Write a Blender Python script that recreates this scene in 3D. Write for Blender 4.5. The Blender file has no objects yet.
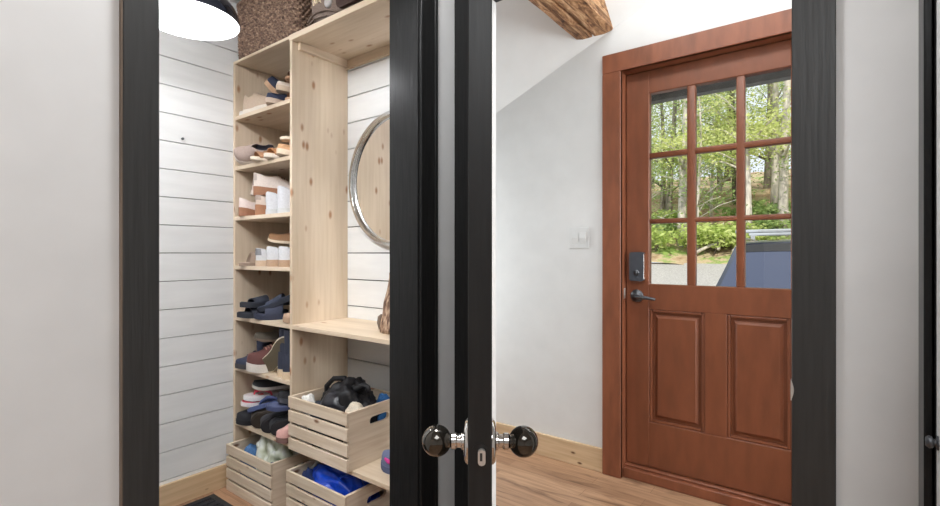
import bpy, bmesh, math, random
import numpy as np
from mathutils import Vector, Matrix, noise
R = math.radians
PI = math.pi
random.seed(7)
sc = bpy.context.scene
COL = sc.collection

# ------------------------------------------------------------------ camera
TH = math.atan2(365, 485)
cam = bpy.data.cameras.new('camera')
cam.sensor_fit = 'HORIZONTAL'
cam.sensor_width = 36.0
cam.lens = 36.0 * 485 / 940
cam.clip_start = 0.02
cam.clip_end = 300
co = bpy.data.objects.new('camera', cam)
COL.objects.link(co)
co.location = (0, 0, 1.17)
co.rotation_euler = (R(90), 0, TH)
sc.camera = co

# ------------------------------------------------------------------ world, sun, lights, exposure
sc.view_settings.view_transform = 'Standard'
sc.view_settings.look = 'None'
sc.view_settings.gamma = 1.0
sc.view_settings.use_curve_mapping = False
sc.view_settings.exposure = 0.0

w = bpy.data.worlds.new('sky')
sc.world = w
w.use_nodes = True
nt = w.node_tree
nt.nodes['Background'].inputs[0].default_value = (0.86, 0.93, 1.0, 1)
nt.nodes['Background'].inputs[1].default_value = 1.15

def light(name, kind, loc, rot, power, color=(1, 1, 1), size=1.0, sizey=None):
    l = bpy.data.lights.new(name, kind)
    l.energy = power
    l.color = color
    if kind == 'AREA':
        l.size = size
        if sizey:
            l.shape = 'RECTANGLE'
            l.size_y = sizey
    elif kind == 'SUN':
        l.angle = R(2)
    else:
        l.shadow_soft_size = size
    o = bpy.data.objects.new(name, l)
    o.location = loc
    o.rotation_euler = rot
    COL.objects.link(o)
    return o

# sun from behind the house, high, a little from the right
light('sun', 'SUN', (3, -6, 12), (R(42), 0, R(22)), 4.2, (1.0, 0.95, 0.86))
# unseen soft area light, added to brighten the hall and the entry wall
light('hall_fill_light', 'AREA', (0.70, -0.75, 2.43), (0, 0, 0), 43, (0.94, 0.975, 1.0), 1.3, 1.3)
# small ceiling light over the closet doorway
light('hall_downlight', 'AREA', (-0.74, 0.72, 2.43), (0, 0, 0), 15, (0.97, 0.985, 1.0), 0.3, 0.3)
# strip of fill light added above the view to brighten the entry wall
light('entry_top_fill_light', 'AREA', (-0.10, 1.62, 2.70), (R(38), 0, 0), 14, (0.93, 0.98, 1.0), 2.1, 0.2)
# added fill beyond the right edge, evens out the entry wall and slope
light('entry_side_fill_light', 'AREA', (2.9, 2.0, 1.55), (0, R(90), 0), 74, (0.93, 0.98, 1.0), 1.7, 0.8)
# opposite fill, added out of sight at the left end of the entry
light('entry_end_fill_light', 'AREA', (-2.48, 2.05, 1.05), (0, R(-90), 0), 17, (0.93, 0.98, 1.0), 1.2, 0.6)
# extra unseen fill added overhead to lift the closet walls and shelves
light('closet_fill_light', 'AREA', (-1.50, 0.05, 2.43), (R(22), 0, 0), 44, (0.96, 0.98, 1.0), 0.6, 0.6)
LAMP = (-1.843, 0.777, 2.0)
light('pendant_bulb_light', 'POINT', (LAMP[0], LAMP[1], 2.03), (0, 0, 0), 14, (0.97, 0.98, 1.0), 0.03)

# ------------------------------------------------------------------ materials
def srgb(r, g, b):
    f = lambda c: (c / 255 / 12.92) if c / 255 <= 0.04045 else ((c / 255 + 0.055) / 1.055) ** 2.4
    return (f(r), f(g), f(b), 1)

def newmat(name):
    m = bpy.data.materials.new(name)
    m.use_nodes = True
    return m, m.node_tree, m.node_tree.nodes['Principled BSDF']

def N(t, kind, **kw):
    n = t.nodes.new(kind)
    for k, v in kw.items():
        setattr(n, k, v)
    return n

def ramp(t, stops):
    n = t.nodes.new('ShaderNodeValToRGB')
    e = n.color_ramp.elements
    e[0].position, e[0].color = stops[0]
    e[1].position, e[1].color = stops[-1]
    for p, c in stops[1:-1]:
        q = e.new(p)
        q.color = c
    return n

def coords(t, scale=(1, 1, 1), loc=(0, 0, 0)):
    tc = N(t, 'ShaderNodeTexCoord')
    mp = N(t, 'ShaderNodeMapping')
    mp.inputs['Scale'].default_value = scale
    mp.inputs['Location'].default_value = loc
    t.links.new(tc.outputs['Object'], mp.inputs[0])
    return mp.outputs[0]

def mix(t, fac, a, b, mode='MIX'):
    n = t.nodes.new('ShaderNodeMix')
    n.data_type = 'RGBA'
    n.blend_type = mode
    for sock, v in ((n.inputs[0], fac), (n.inputs[6], a), (n.inputs[7], b)):
        if hasattr(v, 'links') or hasattr(v, 'is_linked'):
            t.links.new(v, sock)
        else:
            sock.default_value = v
    return n.outputs[2]

def paint(name, c, rough=0.5, var=0.04, scale=30, bump=0.02, metal=0.0, stretch=(1, 1, 1), spec=None, coat=0):
    """plain colour with a little noise in it and a fine bump"""
    m, t, b = newmat(name)
    v = coords(t, (scale * stretch[0], scale * stretch[1], scale * stretch[2]))
    n = N(t, 'ShaderNodeTexNoise')
    n.inputs['Scale'].default_value = 1
    n.inputs['Detail'].default_value = 4
    t.links.new(v, n.inputs['Vector'])
    lo = tuple(x * (1 - var * 2) for x in c[:3]) + (1,)
    hi = tuple(min(1, x * (1 + var * 2)) for x in c[:3]) + (1,)
    rp = ramp(t, [(0.3, lo), (0.7, hi)])
    t.links.new(n.outputs[0], rp.inputs[0])
    t.links.new(rp.outputs[0], b.inputs['Base Color'])
    b.inputs['Roughness'].default_value = rough
    b.inputs['Metallic'].default_value = metal
    if spec is not None:
        b.inputs['Specular IOR Level'].default_value = spec
    if coat:
        b.inputs['Coat Weight'].default_value = coat
        b.inputs['Coat Roughness'].default_value = 0.03
    if bump:
        bp = N(t, 'ShaderNodeBump')
        bp.inputs['Strength'].default_value = bump * 8
        bp.inputs['Distance'].default_value = 0.002
        t.links.new(n.outputs[0], bp.inputs['Height'])
        t.links.new(bp.outputs[0], b.inputs['Normal'])
    return m

def wood(name, axis, light_c, dark_c, knot_c, knots=1.0, rough=0.55, fine=60, seed=0.0):
    m, t, b = newmat(name)
    s = [fine] * 3
    s[axis] = fine / 18
    v = coords(t, tuple(s), (seed, seed * 1.7, seed * 0.6))
    n = N(t, 'ShaderNodeTexNoise')
    n.inputs['Scale'].default_value = 1
    n.inputs['Detail'].default_value = 5
    n.inputs['Distortion'].default_value = 0.4
    t.links.new(v, n.inputs['Vector'])
    rp = ramp(t, [(0.28, dark_c), (0.6, light_c)])
    t.links.new(n.outputs[0], rp.inputs[0])
    s2 = [5] * 3
    s2[axis] = 1.2
    v2 = coords(t, tuple(s2))
    n2 = N(t, 'ShaderNodeTexNoise')
    n2.inputs['Scale'].default_value = 1
    t.links.new(v2, n2.inputs['Vector'])
    rp2 = ramp(t, [(0.35, (0.82, 0.78, 0.72, 1)), (0.65, (1.04, 1.02, 1.0, 1))])
    t.links.new(n2.outputs[0], rp2.inputs[0])
    base = mix(t, 1.0, rp.outputs[0], rp2.outputs[0], 'MULTIPLY')
    if knots:
        s3 = [15] * 3
        s3[axis] = 7
        v3 = coords(t, tuple(s3), (0.37 + seed, 0.21, 0.13))
        vo = N(t, 'ShaderNodeTexVoronoi')
        vo.inputs['Scale'].default_value = 1
        vo.inputs['Randomness'].default_value = 1
        t.links.new(v3, vo.inputs['Vector'])
        rk = ramp(t, [(0.07 * knots, (1, 1, 1, 1)), (0.18 * knots, (0, 0, 0, 1))])
        t.links.new(vo.outputs['Distance'], rk.inputs[0])
        base = mix(t, rk.outputs[0], base, knot_c)
    t.links.new(base, b.inputs['Base Color'])
    b.inputs['Roughness'].default_value = rough
    bp = N(t, 'ShaderNodeBump')
    bp.inputs['Strength'].default_value = 0.15
    bp.inputs['Distance'].default_value = 0.001
    t.links.new(n.outputs[0], bp.inputs['Height'])
    t.links.new(bp.outputs[0], b.inputs['Normal'])
    return m

PL, PD, PK = srgb(226, 209, 188), srgb(216, 197, 173), srgb(168, 124, 90)
pine = [wood('pine_%s' % 'xyz'[a], a, PL, PD, PK) for a in range(3)]
CL, CD = srgb(228, 213, 194), srgb(211, 191, 167)
crate_wood = [wood('crate_wood_%s' % 'xyz'[a], a, CL, CD, srgb(130, 92, 64), 0.9, 0.6, 70, 3.3) for a in range(3)]
oak = [wood('oak_%s' % 'xyz'[a], a, srgb(220, 193, 158), srgb(203, 173, 136), srgb(110, 74, 48), 0.7, 0.5, 60, 1.3) for a in range(3)]
wall_white = paint('wall_white', (0.80, 0.795, 0.785, 1), 0.6, 0.012, 9, 0.02)
ceiling_white = paint('ceiling_white', (0.82, 0.82, 0.815, 1), 0.7, 0.01, 9, 0.02)
ship_white = paint('shiplap_white', (0.80, 0.805, 0.80, 1), 0.45, 0.02, 14, 0.03, stretch=(0.3, 0.3, 2))
gap_dark = paint('gap_dark', (0.05, 0.05, 0.048, 1), 0.9, 0.02)
black_paint = paint('black_paint', (0.016, 0.016, 0.016, 1), 0.28, 0.1, 60, 0.06, stretch=(2, 2, 0.12), spec=0.16)
worn_black = paint('worn_black_paint', (0.040, 0.040, 0.039, 1), 0.42, 0.07, 60, 0.07, stretch=(2, 2, 0.10))
door_black = paint('door_black', (0.020, 0.020, 0.020, 1), 0.40, 0.08, 40, 0.05, stretch=(2, 2, 0.15), spec=0.3)
red_brown = paint('red_brown_paint', srgb(131, 77, 52), 0.40, 0.06, 22, 0.06, stretch=(1, 1, 0.25))
red_frame = paint('red_brown_frame', srgb(135, 80, 55), 0.42, 0.10, 22, 0.08, stretch=(1, 1, 0.25))
dark_metal = paint('dark_metal', srgb(92, 94, 98), 0.38, 0.03, 40, 0.0, 0.7)
chrome = paint('chrome', (0.75, 0.74, 0.72, 1), 0.08, 0.02, 10, 0.0, 1.0)
steel = paint('brushed_steel', (0.56, 0.56, 0.56, 1), 0.22, 0.04, 60, 0.02, 1.0)
silver = paint('silver_latch', (0.72, 0.71, 0.68, 1), 0.3, 0.04, 60, 0.02, 0.6)
knob_mat = paint('black_glass_knob', (0.06, 0.052, 0.04, 1), 0.05, 0.1, 30, 0.0, 0.75, coat=1)
switch_white = paint('switch_white', (0.78, 0.78, 0.77, 1), 0.35, 0.01, 30, 0)
lamp_navy = paint('lamp_navy_enamel', srgb(36, 40, 52), 0.16, 0.03, 20, 0)
lamp_inner = paint('lamp_white_enamel', (0.86, 0.86, 0.9, 1), 0.25, 0.005, 20, 0)
rubber = paint('rubber_black', (0.02, 0.02, 0.021, 1), 0.7, 0.1, 90, 0.1)

def emit(name, c, s):
    m, t, b = newmat(name)
    b.inputs['Base Color'].default_value = c
    b.inputs['Emission Color'].default_value = c
    b.inputs['Emission Strength'].default_value = s
    return m
bulb_glow = emit('bulb_glow', (1, 0.98, 0.96, 1), 6.0)

def glass(name, tint=(1, 1, 1, 1), refl=0.06):
    m, t, b = newmat(name)
    t.nodes.remove(b)
    out = t.nodes['Material Output']
    tr = N(t, 'ShaderNodeBsdfTransparent')
    tr.inputs[0].default_value = tint
    gl = N(t, 'ShaderNodeBsdfGlossy')
    gl.inputs['Roughness'].default_value = 0.02
    fr = N(t, 'ShaderNodeFresnel')
    fr.inputs[0].default_value = 1.35
    ms = N(t, 'ShaderNodeMixShader')
    t.links.new(fr.outputs[0], ms.inputs[0])
    t.links.new(tr.outputs[0], ms.inputs[1])
    t.links.new(gl.outputs[0], ms.inputs[2])
    t.links.new(ms.outputs[0], out.inputs[0])
    return m
pane_glass = glass('pane_glass')
mirror_m = paint('mirror_silver', (0.93, 0.93, 0.92, 1), 0.01, 0.0, 1, 0, 1.0)

def floor_mat():
    m, t, b = newmat('oak_plank_floor')
    v = coords(t, (1, 1, 1))
    br = N(t, 'ShaderNodeTexBrick')
    br.offset = 0.37
    br.offset_frequency = 2
    br.inputs['Scale'].default_value = 1
    br.inputs['Brick Width'].default_value = 0.72
    br.inputs['Row Height'].default_value = 0.078
    br.inputs['Mortar Size'].default_value = 0.0009
    br.inputs['Mortar Smooth'].default_value = 0.2
    br.inputs['Bias'].default_value = 0.0
    br.inputs['Color1'].default_value = srgb(186, 150, 120)
    br.inputs['Color2'].default_value = srgb(154, 118, 92)
    br.inputs['Mortar'].default_value = srgb(120, 88, 62)
    t.links.new(v, br.inputs['Vector'])
    v2 = coords(t, (4, 55, 1))
    n = N(t, 'ShaderNodeTexNoise')
    n.inputs['Scale'].default_value = 1
    n.inputs['Detail'].default_value = 6
    t.links.new(v2, n.inputs['Vector'])
    rp = ramp(t, [(0.3, (0.74, 0.68, 0.62, 1)), (0.6, (1.08, 1.06, 1.03, 1))])
    t.links.new(n.outputs[0], rp.inputs[0])
    c1 = mix(t, 1.0, br.outputs['Color'], rp.outputs[0], 'MULTIPLY')
    v3 = coords(t, (3.2, 16, 1), (0.3, 0.7, 0))
    n3 = N(t, 'ShaderNodeTexNoise')
    n3.inputs['Scale'].default_value = 1
    n3.inputs['Detail'].default_value = 3
    n3.inputs['Distortion'].default_value = 0.8
    t.links.new(v3, n3.inputs['Vector'])
    r3 = ramp(t, [(0.57, (0, 0, 0, 1)), (0.72, (1, 1, 1, 1))])
    t.links.new(n3.outputs[0], r3.inputs[0])
    c2 = mix(t, r3.outputs[0], c1, srgb(118, 86, 64))
    t.links.new(c2, b.inputs['Base Color'])
    b.inputs['Roughness'].default_value = 0.42
    return m
floor_m = floor_mat()

def beam_mat():
    m, t, b = newmat('rough_hewn_beam')
    v = coords(t, (34, 7, 34))
    n = N(t, 'ShaderNodeTexNoise')
    n.inputs['Scale'].default_value = 1
    n.inputs['Detail'].default_value = 8
    n.inputs['Roughness'].default_value = 0.65
    n.inputs['Distortion'].default_value = 1.2
    t.links.new(v, n.inputs['Vector'])
    rp = ramp(t, [(0.28, srgb(52, 32, 20)), (0.40, srgb(126, 88, 58)), (0.52, srgb(180, 136, 96)), (0.70, srgb(224, 190, 150))])
    t.links.new(n.outputs[0], rp.inputs[0])
    v2 = coords(t, (60, 1.5, 60))
    n2 = N(t, 'ShaderNodeTexNoise')
    n2.inputs['Scale'].default_value = 1
    t.links.new(v2, n2.inputs['Vector'])
    r2 = ramp(t, [(0.33, (0.35, 0.28, 0.22, 1)), (0.45, (1, 1, 1, 1))])
    t.links.new(n2.outputs[0], r2.inputs[0])
    t.links.new(mix(t, 1.0, rp.outputs[0], r2.outputs[0], 'MULTIPLY'), b.inputs['Base Color'])
    b.inputs['Roughness'].default_value = 0.75
    bp = N(t, 'ShaderNodeBump')
    bp.inputs['Strength'].default_value = 0.9
    bp.inputs['Distance'].default_value = 0.006
    t.links.new(n.outputs[0], bp.inputs['Height'])
    t.links.new(bp.outputs[0], b.inputs['Normal'])
    return m
beam_m = beam_mat()

def cloth(name, r, g, b_, rough=0.85, var=0.10, scale=160):
    return paint(name, srgb(r, g, b_), rough, var, scale, 0.06)

# ------------------------------------------------------------------ mesh helpers
class MB:
    def __init__(s):
        s.v = []
        s.f = []
    def add(s, vs, fs):
        k = len(s.v)
        s.v += [tuple(p) for p in vs]
        s.f += [tuple(i + k for i in q) for q in fs]
        return s
    def bm(s, b):
        b.verts.index_update()
        s.add([tuple(v.co) for v in b.verts], [[v.index for v in f.verts] for f in b.faces])
        b.free()
        return s
    def box(s, x0, x1, y0, y1, z0, z1, bev=0.0, seg=1):
        b = bmesh.new()
        bmesh.ops.create_cube(b, size=1)
        for v in b.verts:
            v.co = Vector((x0 + (v.co.x + .5) * (x1 - x0), y0 + (v.co.y + .5) * (y1 - y0), z0 + (v.co.z + .5) * (z1 - z0)))
        if bev:
            bmesh.ops.bevel(b, geom=b.edges[:], offset=bev, segments=seg, profile=0.5, affect='EDGES')
        return s.bm(b)
    def tube(s, pts, r, n=8, caps=True):
        """sweep along pts with radius r (number or list)"""
        pts = [Vector(p) for p in pts]
        k = len(pts)
        rs = r if isinstance(r, (list, tuple)) else [r] * k
        vs, fs = [], []
        up = None
        for i, p in enumerate(pts):
            d = (pts[min(i + 1, k - 1)] - pts[max(i - 1, 0)]).normalized()
            if up is None:
                up = d.orthogonal().normalized()
            up = (up - d * up.dot(d)).normalized()
            q = d.cross(up)
            for j in range(n):
                a = 2 * PI * j / n
                vs.append(p + (up * math.cos(a) + q * math.sin(a)) * rs[i])
        for i in range(k - 1):
            for j in range(n):
                fs.append((i * n + j, i * n + (j + 1) % n, (i + 1) * n + (j + 1) % n, (i + 1) * n + j))
        if caps:
            fs.append(tuple(range(n))[::-1])
            fs.append(tuple(range((k - 1) * n, k * n)))
        return s.add(vs, fs)
    def lathe(s, prof, n=32, axis='z', loc=(0, 0, 0), close=False):
        """prof: (r, h) pairs turned about axis"""
        vs, fs = [], []
        k = len(prof)
        for r, h in prof:
            for j in range(n):
                a = 2 * PI * j / n
                c, q = r * math.cos(a), r * math.sin(a)
                p = {'z': (c, q, h), 'y': (q, h, c), 'x': (h, c, q)}[axis]
                vs.append((p[0] + loc[0], p[1] + loc[1], p[2] + loc[2]))
        for i in range(k - 1 if not close else k):
            i2 = (i + 1) % k
            for j in range(n):
                fs.append((i * n + j, i * n + (j + 1) % n, i2 * n + (j + 1) % n, i2 * n + j))
        if not close:
            if prof[0][0] > 1e-6:
                fs.append(tuple(range(n))[::-1])
            if prof[-1][0] > 1e-6:
                fs.append(tuple(range((k - 1) * n, k * n)))
        return s.add(vs, fs)
    def loft(s, rings, caps=True):
        n = len(rings[0])
        vs = [p for r in rings for p in r]
        fs = []
        for i in range(len(rings) - 1):
            for j in range(n):
                fs.append((i * n + j, i * n + (j + 1) % n, (i + 1) * n + (j + 1) % n, (i + 1) * n + j))
        if caps:
            fs.append(tuple(range(n))[::-1])
            fs.append(tuple(range((len(rings) - 1) * n, len(rings) * n)))
        return s.add(vs, fs)
    def grid(s, pts):
        """pts[i][j] open sheet"""
        n = len(pts[0])
        fs = [(i * n + j, i * n + j + 1, (i + 1) * n + j + 1, (i + 1) * n + j) for i in range(len(pts) - 1) for j in range(n - 1)]
        return s.add([p for r in pts for p in r], fs)
    def prism(s, poly, h0, h1, axis='z', hole=None, bev=0.0):
        """extruded outline (optionally with a hole); poly lies across axis"""
        b = bmesh.new()
        es = []
        for lp in ([poly] + ([hole] if hole else [])):
            vs = [b.verts.new((p[0], p[1], h0)) for p in lp]
            for i in range(len(vs)):
                es.append(b.edges.new((vs[i], vs[(i + 1) % len(vs)])))
        if hole:
            bmesh.ops.triangle_fill(b, edges=es, use_beauty=True)
        else:
            b.faces.new(vs)
        r = bmesh.ops.extrude_face_region(b, geom=b.faces[:])
        for v in [g for g in r['geom'] if isinstance(g, bmesh.types.BMVert)]:
            v.co.z = h1
        bmesh.ops.recalc_face_normals(b, faces=b.faces[:])
        for v in b.verts:
            x, y, z = v.co
            v.co = {'z': (x, y, z), 'x': (z, x, y), 'y': (x, z, y)}[axis]
        return s.bm(b)
    def xf(s, M):
        s.v = [tuple(M @ Vector(p)) for p in s.v]
        return s
    def obj(s, name, mat, parent=None, smooth=False, world=False, angle=None):
        me = bpy.data.meshes.new(name)
        vs = s.v
        if world and parent is not None:
            r = parent
            while r.parent:
                r = r.parent
            l = r.location
            vs = [(a - l[0], b - l[1], c - l[2]) for a, b, c in vs]
        me.from_pydata(vs, [], s.f)
        b = bmesh.new()
        b.from_mesh(me)
        bmesh.ops.recalc_face_normals(b, faces=b.faces[:])
        if angle:
            for f in b.faces:
                f.smooth = True
            for e in b.edges:
                if len(e.link_faces) == 2 and e.calc_face_angle(0) > R(angle):
                    e.smooth = False
        elif smooth:
            for f in b.faces:
                f.smooth = True
        b.to_mesh(me)
        b.free()
        me.materials.append(mat)
        o = bpy.data.objects.new(name, me)
        COL.objects.link(o)
        if parent is not None:
            o.parent = parent
        return o

def tag(o, label, cat, group=None, kind=None):
    o['label'] = label
    o['category'] = cat
    if group:
        o['group'] = group
    if kind:
        o['kind'] = kind
    return o

def thing(name, label, cat, loc=(0, 0, 0), rotz=0.0, group=None, kind=None, rot=None):
    o = bpy.data.objects.new(name, None)
    COL.objects.link(o)
    o.location = loc
    o.rotation_euler = rot if rot else (0, 0, rotz)
    o.empty_display_size = 0.05
    return tag(o, label, cat, group, kind)

def struct(name, mb, mat, label, cat, smooth=False):
    return tag(mb.obj(name, mat, None, smooth), label, cat, None, 'structure')

def rrect(w, h, r, n=5, cx=0, cy=0):
    pts = []
    for sx, sy, a0 in ((1, 1, 0), (-1, 1, 90), (-1, -1, 180), (1, -1, 270)):
        for i in range(n + 1):
            a = R(a0 + 90 * i / n)
            pts.append((cx + sx * (w / 2 - r) + r * math.cos(a), cy + sy * (h / 2 - r) + r * math.sin(a)))
    return pts

def blob(size, seed=0, amp=0.25, freq=2.2, sub=4, flat=0.0):
    """lumpy crumpled volume, base at z = 0"""
    b = bmesh.new()
    bmesh.ops.create_icosphere(b, subdivisions=sub, radius=1)
    off = Vector((seed * 3.1, seed * 1.7, seed * 2.3))
    for v in b.verts:
        d = v.co.normalized()
        k = 1 + amp * noise.noise(d * freq + off) + amp * 0.7 * (0.5 - abs(noise.noise(d * freq * 2.3 + off)) * 2) * 0.5
        p = d * k
        p.z = max(p.z, -0.75 + flat)
        v.co = Vector((p.x * size[0] / 2, p.y * size[1] / 2, (p.z + 0.75 - flat) * size[2] / 1.75))
    m = MB()
    return m.bm(b)

# ================================================================== THE SETTING
ZC = 2.45          # hall and closet ceiling
HEAD = 2.10        # door heads
# floor
m = MB()
m.box(-2.62, 3.1, -3.1, 2.62, -0.05, 0.0)
struct('floor', m, floor_m, 'tan oak plank floor with dark streaks running along the entry wall', 'floor')

# wall A: hall / closet wall (X = -1.10), with closet opening
AX, AXB = -1.10, -1.211
A0, A1 = 0.404, 1.170
m = MB()
m.box(AXB, AX, -3.0, A0 - 0.018, 0, ZC)
m.box(AXB, AX, A1 + 0.018, 1.3795, 0, ZC)
m.box(AXB, AX, A0 - 0.018, A1 + 0.018, HEAD + 0.018, ZC)
struct('wall_left', m, wall_white, 'white hall wall at the left, holding the closet doorway', 'wall')
# wall B: hall / entry wall (Y = 1.38)
B0, B1 = -1.005, -0.0815
BY, BYB = 1.38, 1.496
m = MB()
m.box(AXB, B0 - 0.018, BY, BYB, 0, ZC)
m.box(B0 - 0.018, B0, 1.470, BYB, 0, ZC)
m.box(B1 + 0.018, 3.0, BY, BYB, 0, ZC)
m.box(B0 - 0.018, B1 + 0.018, BY, BYB, HEAD + 0.018, ZC)
struct('wall_middle', m, wall_white, 'white hall wall at the right, holding the entry doorway', 'wall')
# wall C: short wall beside the camera, its door stands open
m = MB()
m.box(0.14, 0.25, 1.262, 1.3795, 0, ZC)
struct('wall_right', m, wall_white, 'narrow white return wall at the far right edge', 'wall')
# rear and far side of the hall, and its ceiling
m = MB()
m.box(-2.62, 3.1, -3.1, -3.0, 0, ZC)
struct('wall_rear', m, wall_white, 'white rear wall of the hall behind the camera', 'wall')
m = MB()
m.box(3.0, 3.1, -3.0, 2.62, 0, 3.4)
struct('wall_side', m, wall_white, 'white side wall of the hall beyond the frame', 'wall')
m = MB()
m.box(-2.62, 3.1, -3.1, 1.50, ZC, ZC + 0.1)
struct('ceiling_hall', m, ceiling_white, 'flat white ceiling over hall and closet', 'ceiling')

# casings and jambs in black
def opening_A():
    t = thing('trim_1', 'black wood door lining around the closet opening on the left', 'door frame', (AX, (A0 + A1) / 2, 0), kind='structure')
    c = MB()
    c.box(AX, AX + 0.015, A0 - 0.063, A0, 0, HEAD + 0.085, 0.002)
    c.obj('casing', worn_black, t, world=True)['label'] = 'worn brushed black casing with visible wood grain'
    c = MB()
    c.box(AX, AX + 0.0135, A0 - 0.0646, A0 - 0.0631, 0, HEAD + 0.085)
    c.obj('casing_edge', paint('bare_edge', srgb(122, 106, 92), 0.8, 0.15, 40, 0.1, stretch=(1, 1, 0.1)), t, world=True)['label'] = 'unpainted brown outer edge of the casing'
    c = MB()
    c.box(AX, AX + 0.015, A1 + 0.007, A1 + 0.088, 0, HEAD + 0.085, 0.002)
    c.box(AX + 0.0, AX + 0.019, A1 + 0.072, A1 + 0.088, 0, HEAD + 0.085, 0.003)
    c.obj('casing', black_paint, t, world=True)
    c = MB()
    c.box(AX, AX + 0.0145, A0, A1, HEAD, HEAD + 0.085, 0.002)
    c.obj('head_casing', black_paint, t, world=True)
    c = MB()
    c.box(AXB - 0.018, AX + 0.004, A1, A1 + 0.0175, 0, HEAD, 0.0015)
    c.obj('jamb', black_paint, t, world=True)['label'] = 'glossy black jamb board'
    c = MB()
    c.box(AXB - 0.018, AX + 0.004, A0 - 0.0175, A0, 0, HEAD, 0.0015)
    c.obj('jamb', worn_black, t, world=True)
    c = MB()
    c.box(AXB - 0.018, AX + 0.004, A0 - 0.0175, A1 + 0.0175, HEAD, HEAD + 0.0175, 0.0015)
    c.obj('head_jamb', black_paint, t, world=True)
opening_A()

def opening_B():
    t = thing('trim_2', 'black wood door lining around the entry opening in the middle', 'door frame', ((B0 + B1) / 2, BY, 0), kind='structure')
    c = MB()
    c.box(AX + 0.001, B0 - 0.004, BY - 0.015, BY, 0, HEAD + 0.085, 0.002)
    c.obj('casing', black_paint, t, world=True)
    c = MB()
    c.box(B1, B1 + 0.0835, BY - 0.015, BY, 0, HEAD + 0.085, 0.002)
    c.obj('casing', worn_black, t, world=True)['label'] = 'worn brushed black casing at the right of the opening'
    c = MB()
    c.box(B0, B1, BY - 0.0145, BY, HEAD, HEAD + 0.085, 0.002)
    c.obj('head_casing', black_paint, t, world=True)
    c = MB()
    c.box(B0 - 0.0175, B0 - 0.0005, BY - 0.004, 1.469, 0, HEAD, 0.0015)
    c.obj('jamb', black_paint, t, world=True)
    c = MB()
    c.box(B1, B1 + 0.0175, BY - 0.004, BYB + 0.003, 0, HEAD, 0.0015)
    c.obj('jamb', black_paint, t, world=True)
    c = MB()
    c.box(B0 - 0.0175, B1 + 0.0175, BY - 0.004, BYB + 0.003, HEAD, HEAD + 0.0175, 0.0015)
    c.obj('head_jamb', black_paint, t, world=True)
    # strike plate with its curved lip at the edge of the right jamb
    c = MB()
    c.box(B1 - 0.0012, B1 + 0.0005, BY - 0.004, BY + 0.05, 0.82, 0.872, 0.0004)
    lip = [(B1 - 0.0015 + 0.006 * math.sin(PI * i / 10), 0.823 + 0.05 * i / 10) for i in range(11)]
    c.prism(lip + [(B1 - 0.002, 0.846)], BY - 0.0185, BY - 0.014, 'y')
    c.obj('strike_plate', silver, t, world=True)['label'] = 'silver strike plate with curved lip'
opening_B()

def opening_C():
    t = thing('trim_3', 'narrow black door lining at the far right edge', 'door frame', (0.14, 1.2, 0), kind='structure')
    c = MB()
    c.box(0.128, 0.14, 1.191, 1.262, 0, HEAD + 0.085, 0.002)
    c.obj('casing', black_paint, t, world=True)
    c = MB()
    c.box(0.142, 0.255, 1.178, 1.261, 0, HEAD, 0.002)
    c.obj('jamb', black_paint, t, world=True)
    return t
opening_C()
# door 3: white leaf standing open into the room beyond
d3 = thing('door_3', 'white door leaf standing open at the far right edge of the picture', 'door', (0.1425, 1.139, 0.006), kind='structure')
m = MB()
m.box(0.0, 0.76, 0.0, 0.036, 0, 2.06, 0.002)
m.obj('leaf', wall_white, d3)
m = MB()
m.lathe([(0.0, -0.017), (0.008, -0.016), (0.011, -0.012), (0.010, -0.008), (0.006, -0.006), (0.006, -0.003), (0.012, -0.002), (0.012, 0.001)], 16, 'x', (0.0, 0.014, 0.836))
m.obj('latch', dark_metal, d3, True)
m = MB()
for x0, x1, z0, z1 in ((0.11, 0.35, 0.2, 0.85), (0.41, 0.65, 0.2, 0.85), (0.11, 0.35, 1.05, 1.9), (0.41, 0.65, 1.05, 1.9)):
    m.box(x0, x1, -0.006, 0.002, z0, z1, 0.004)
m.obj('raised_panel', wall_white, d3)

# ------------------------------------------------------------------ entry: wall with the red-brown door, sloped ceiling, beam
EY = 2.5
DX0, DX1, DZ1 = -0.887, -0.02, 2.114
m = MB()
m.box(-2.62, DX0 - 0.018, EY, 2.62, 0, 3.4)
m.box(DX1 + 0.018, 3.0, EY, 2.62, 0, 3.4)
m.box(DX0 - 0.018, DX1 + 0.018, EY, 2.62, DZ1 + 0.018, 3.4)
struct('wall_entry', m, wall_white, 'white plastered entry wall around the red-brown door', 'wall')
m = MB()
m.box(-2.62, -2.52, 1.66, EY, 0, 3.4)
struct('wall_entry_side', m, wall_white, 'white end wall of the entry, left of the doorway', 'wall')
# sloped ceiling plane over the entry, rising to the right and towards the hall
def zs(x, y):
    return min(min(2.33 + 0.4277 * (x + 0.99), 2.98) + 0.9 * (2.5 - y), 3.6)
m = MB()
for xs, yn in (([-2.62, -1.6, -1.2], 1.661), ([-1.2, -0.99, 0.0, 0.53, 1.5, 3.0], 1.4965)):
    m.loft([[(x, yn, zs(x, yn)), (x, 2.499, zs(x, 2.499)), (x, 2.499, 3.69), (x, yn, 3.69)] for x in xs])
struct('ceiling_entry', m, ceiling_white, 'white sloped ceiling over the entry, beside the timber beam', 'ceiling')
m = MB()
m.box(-2.62, 3.1, 1.40, 1.496, ZC + 0.1, 3.7)
struct('wall_entry_upper', m, wall_white, 'white upper wall above the entry doorway', 'wall')
m = MB()
m.box(-2.9, 3.4, -3.3, 2.8, 3.7, 3.8)
m.box(-2.9, 3.4, 2.62, 3.42, 2.26, 2.36)
m.box(-2.9, 3.4, 3.38, 3.45, 2.20, 2.46)
eave_m = paint('grey_eave', srgb(112, 112, 108), 0.8, 0.08, 20, 0.05)
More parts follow.
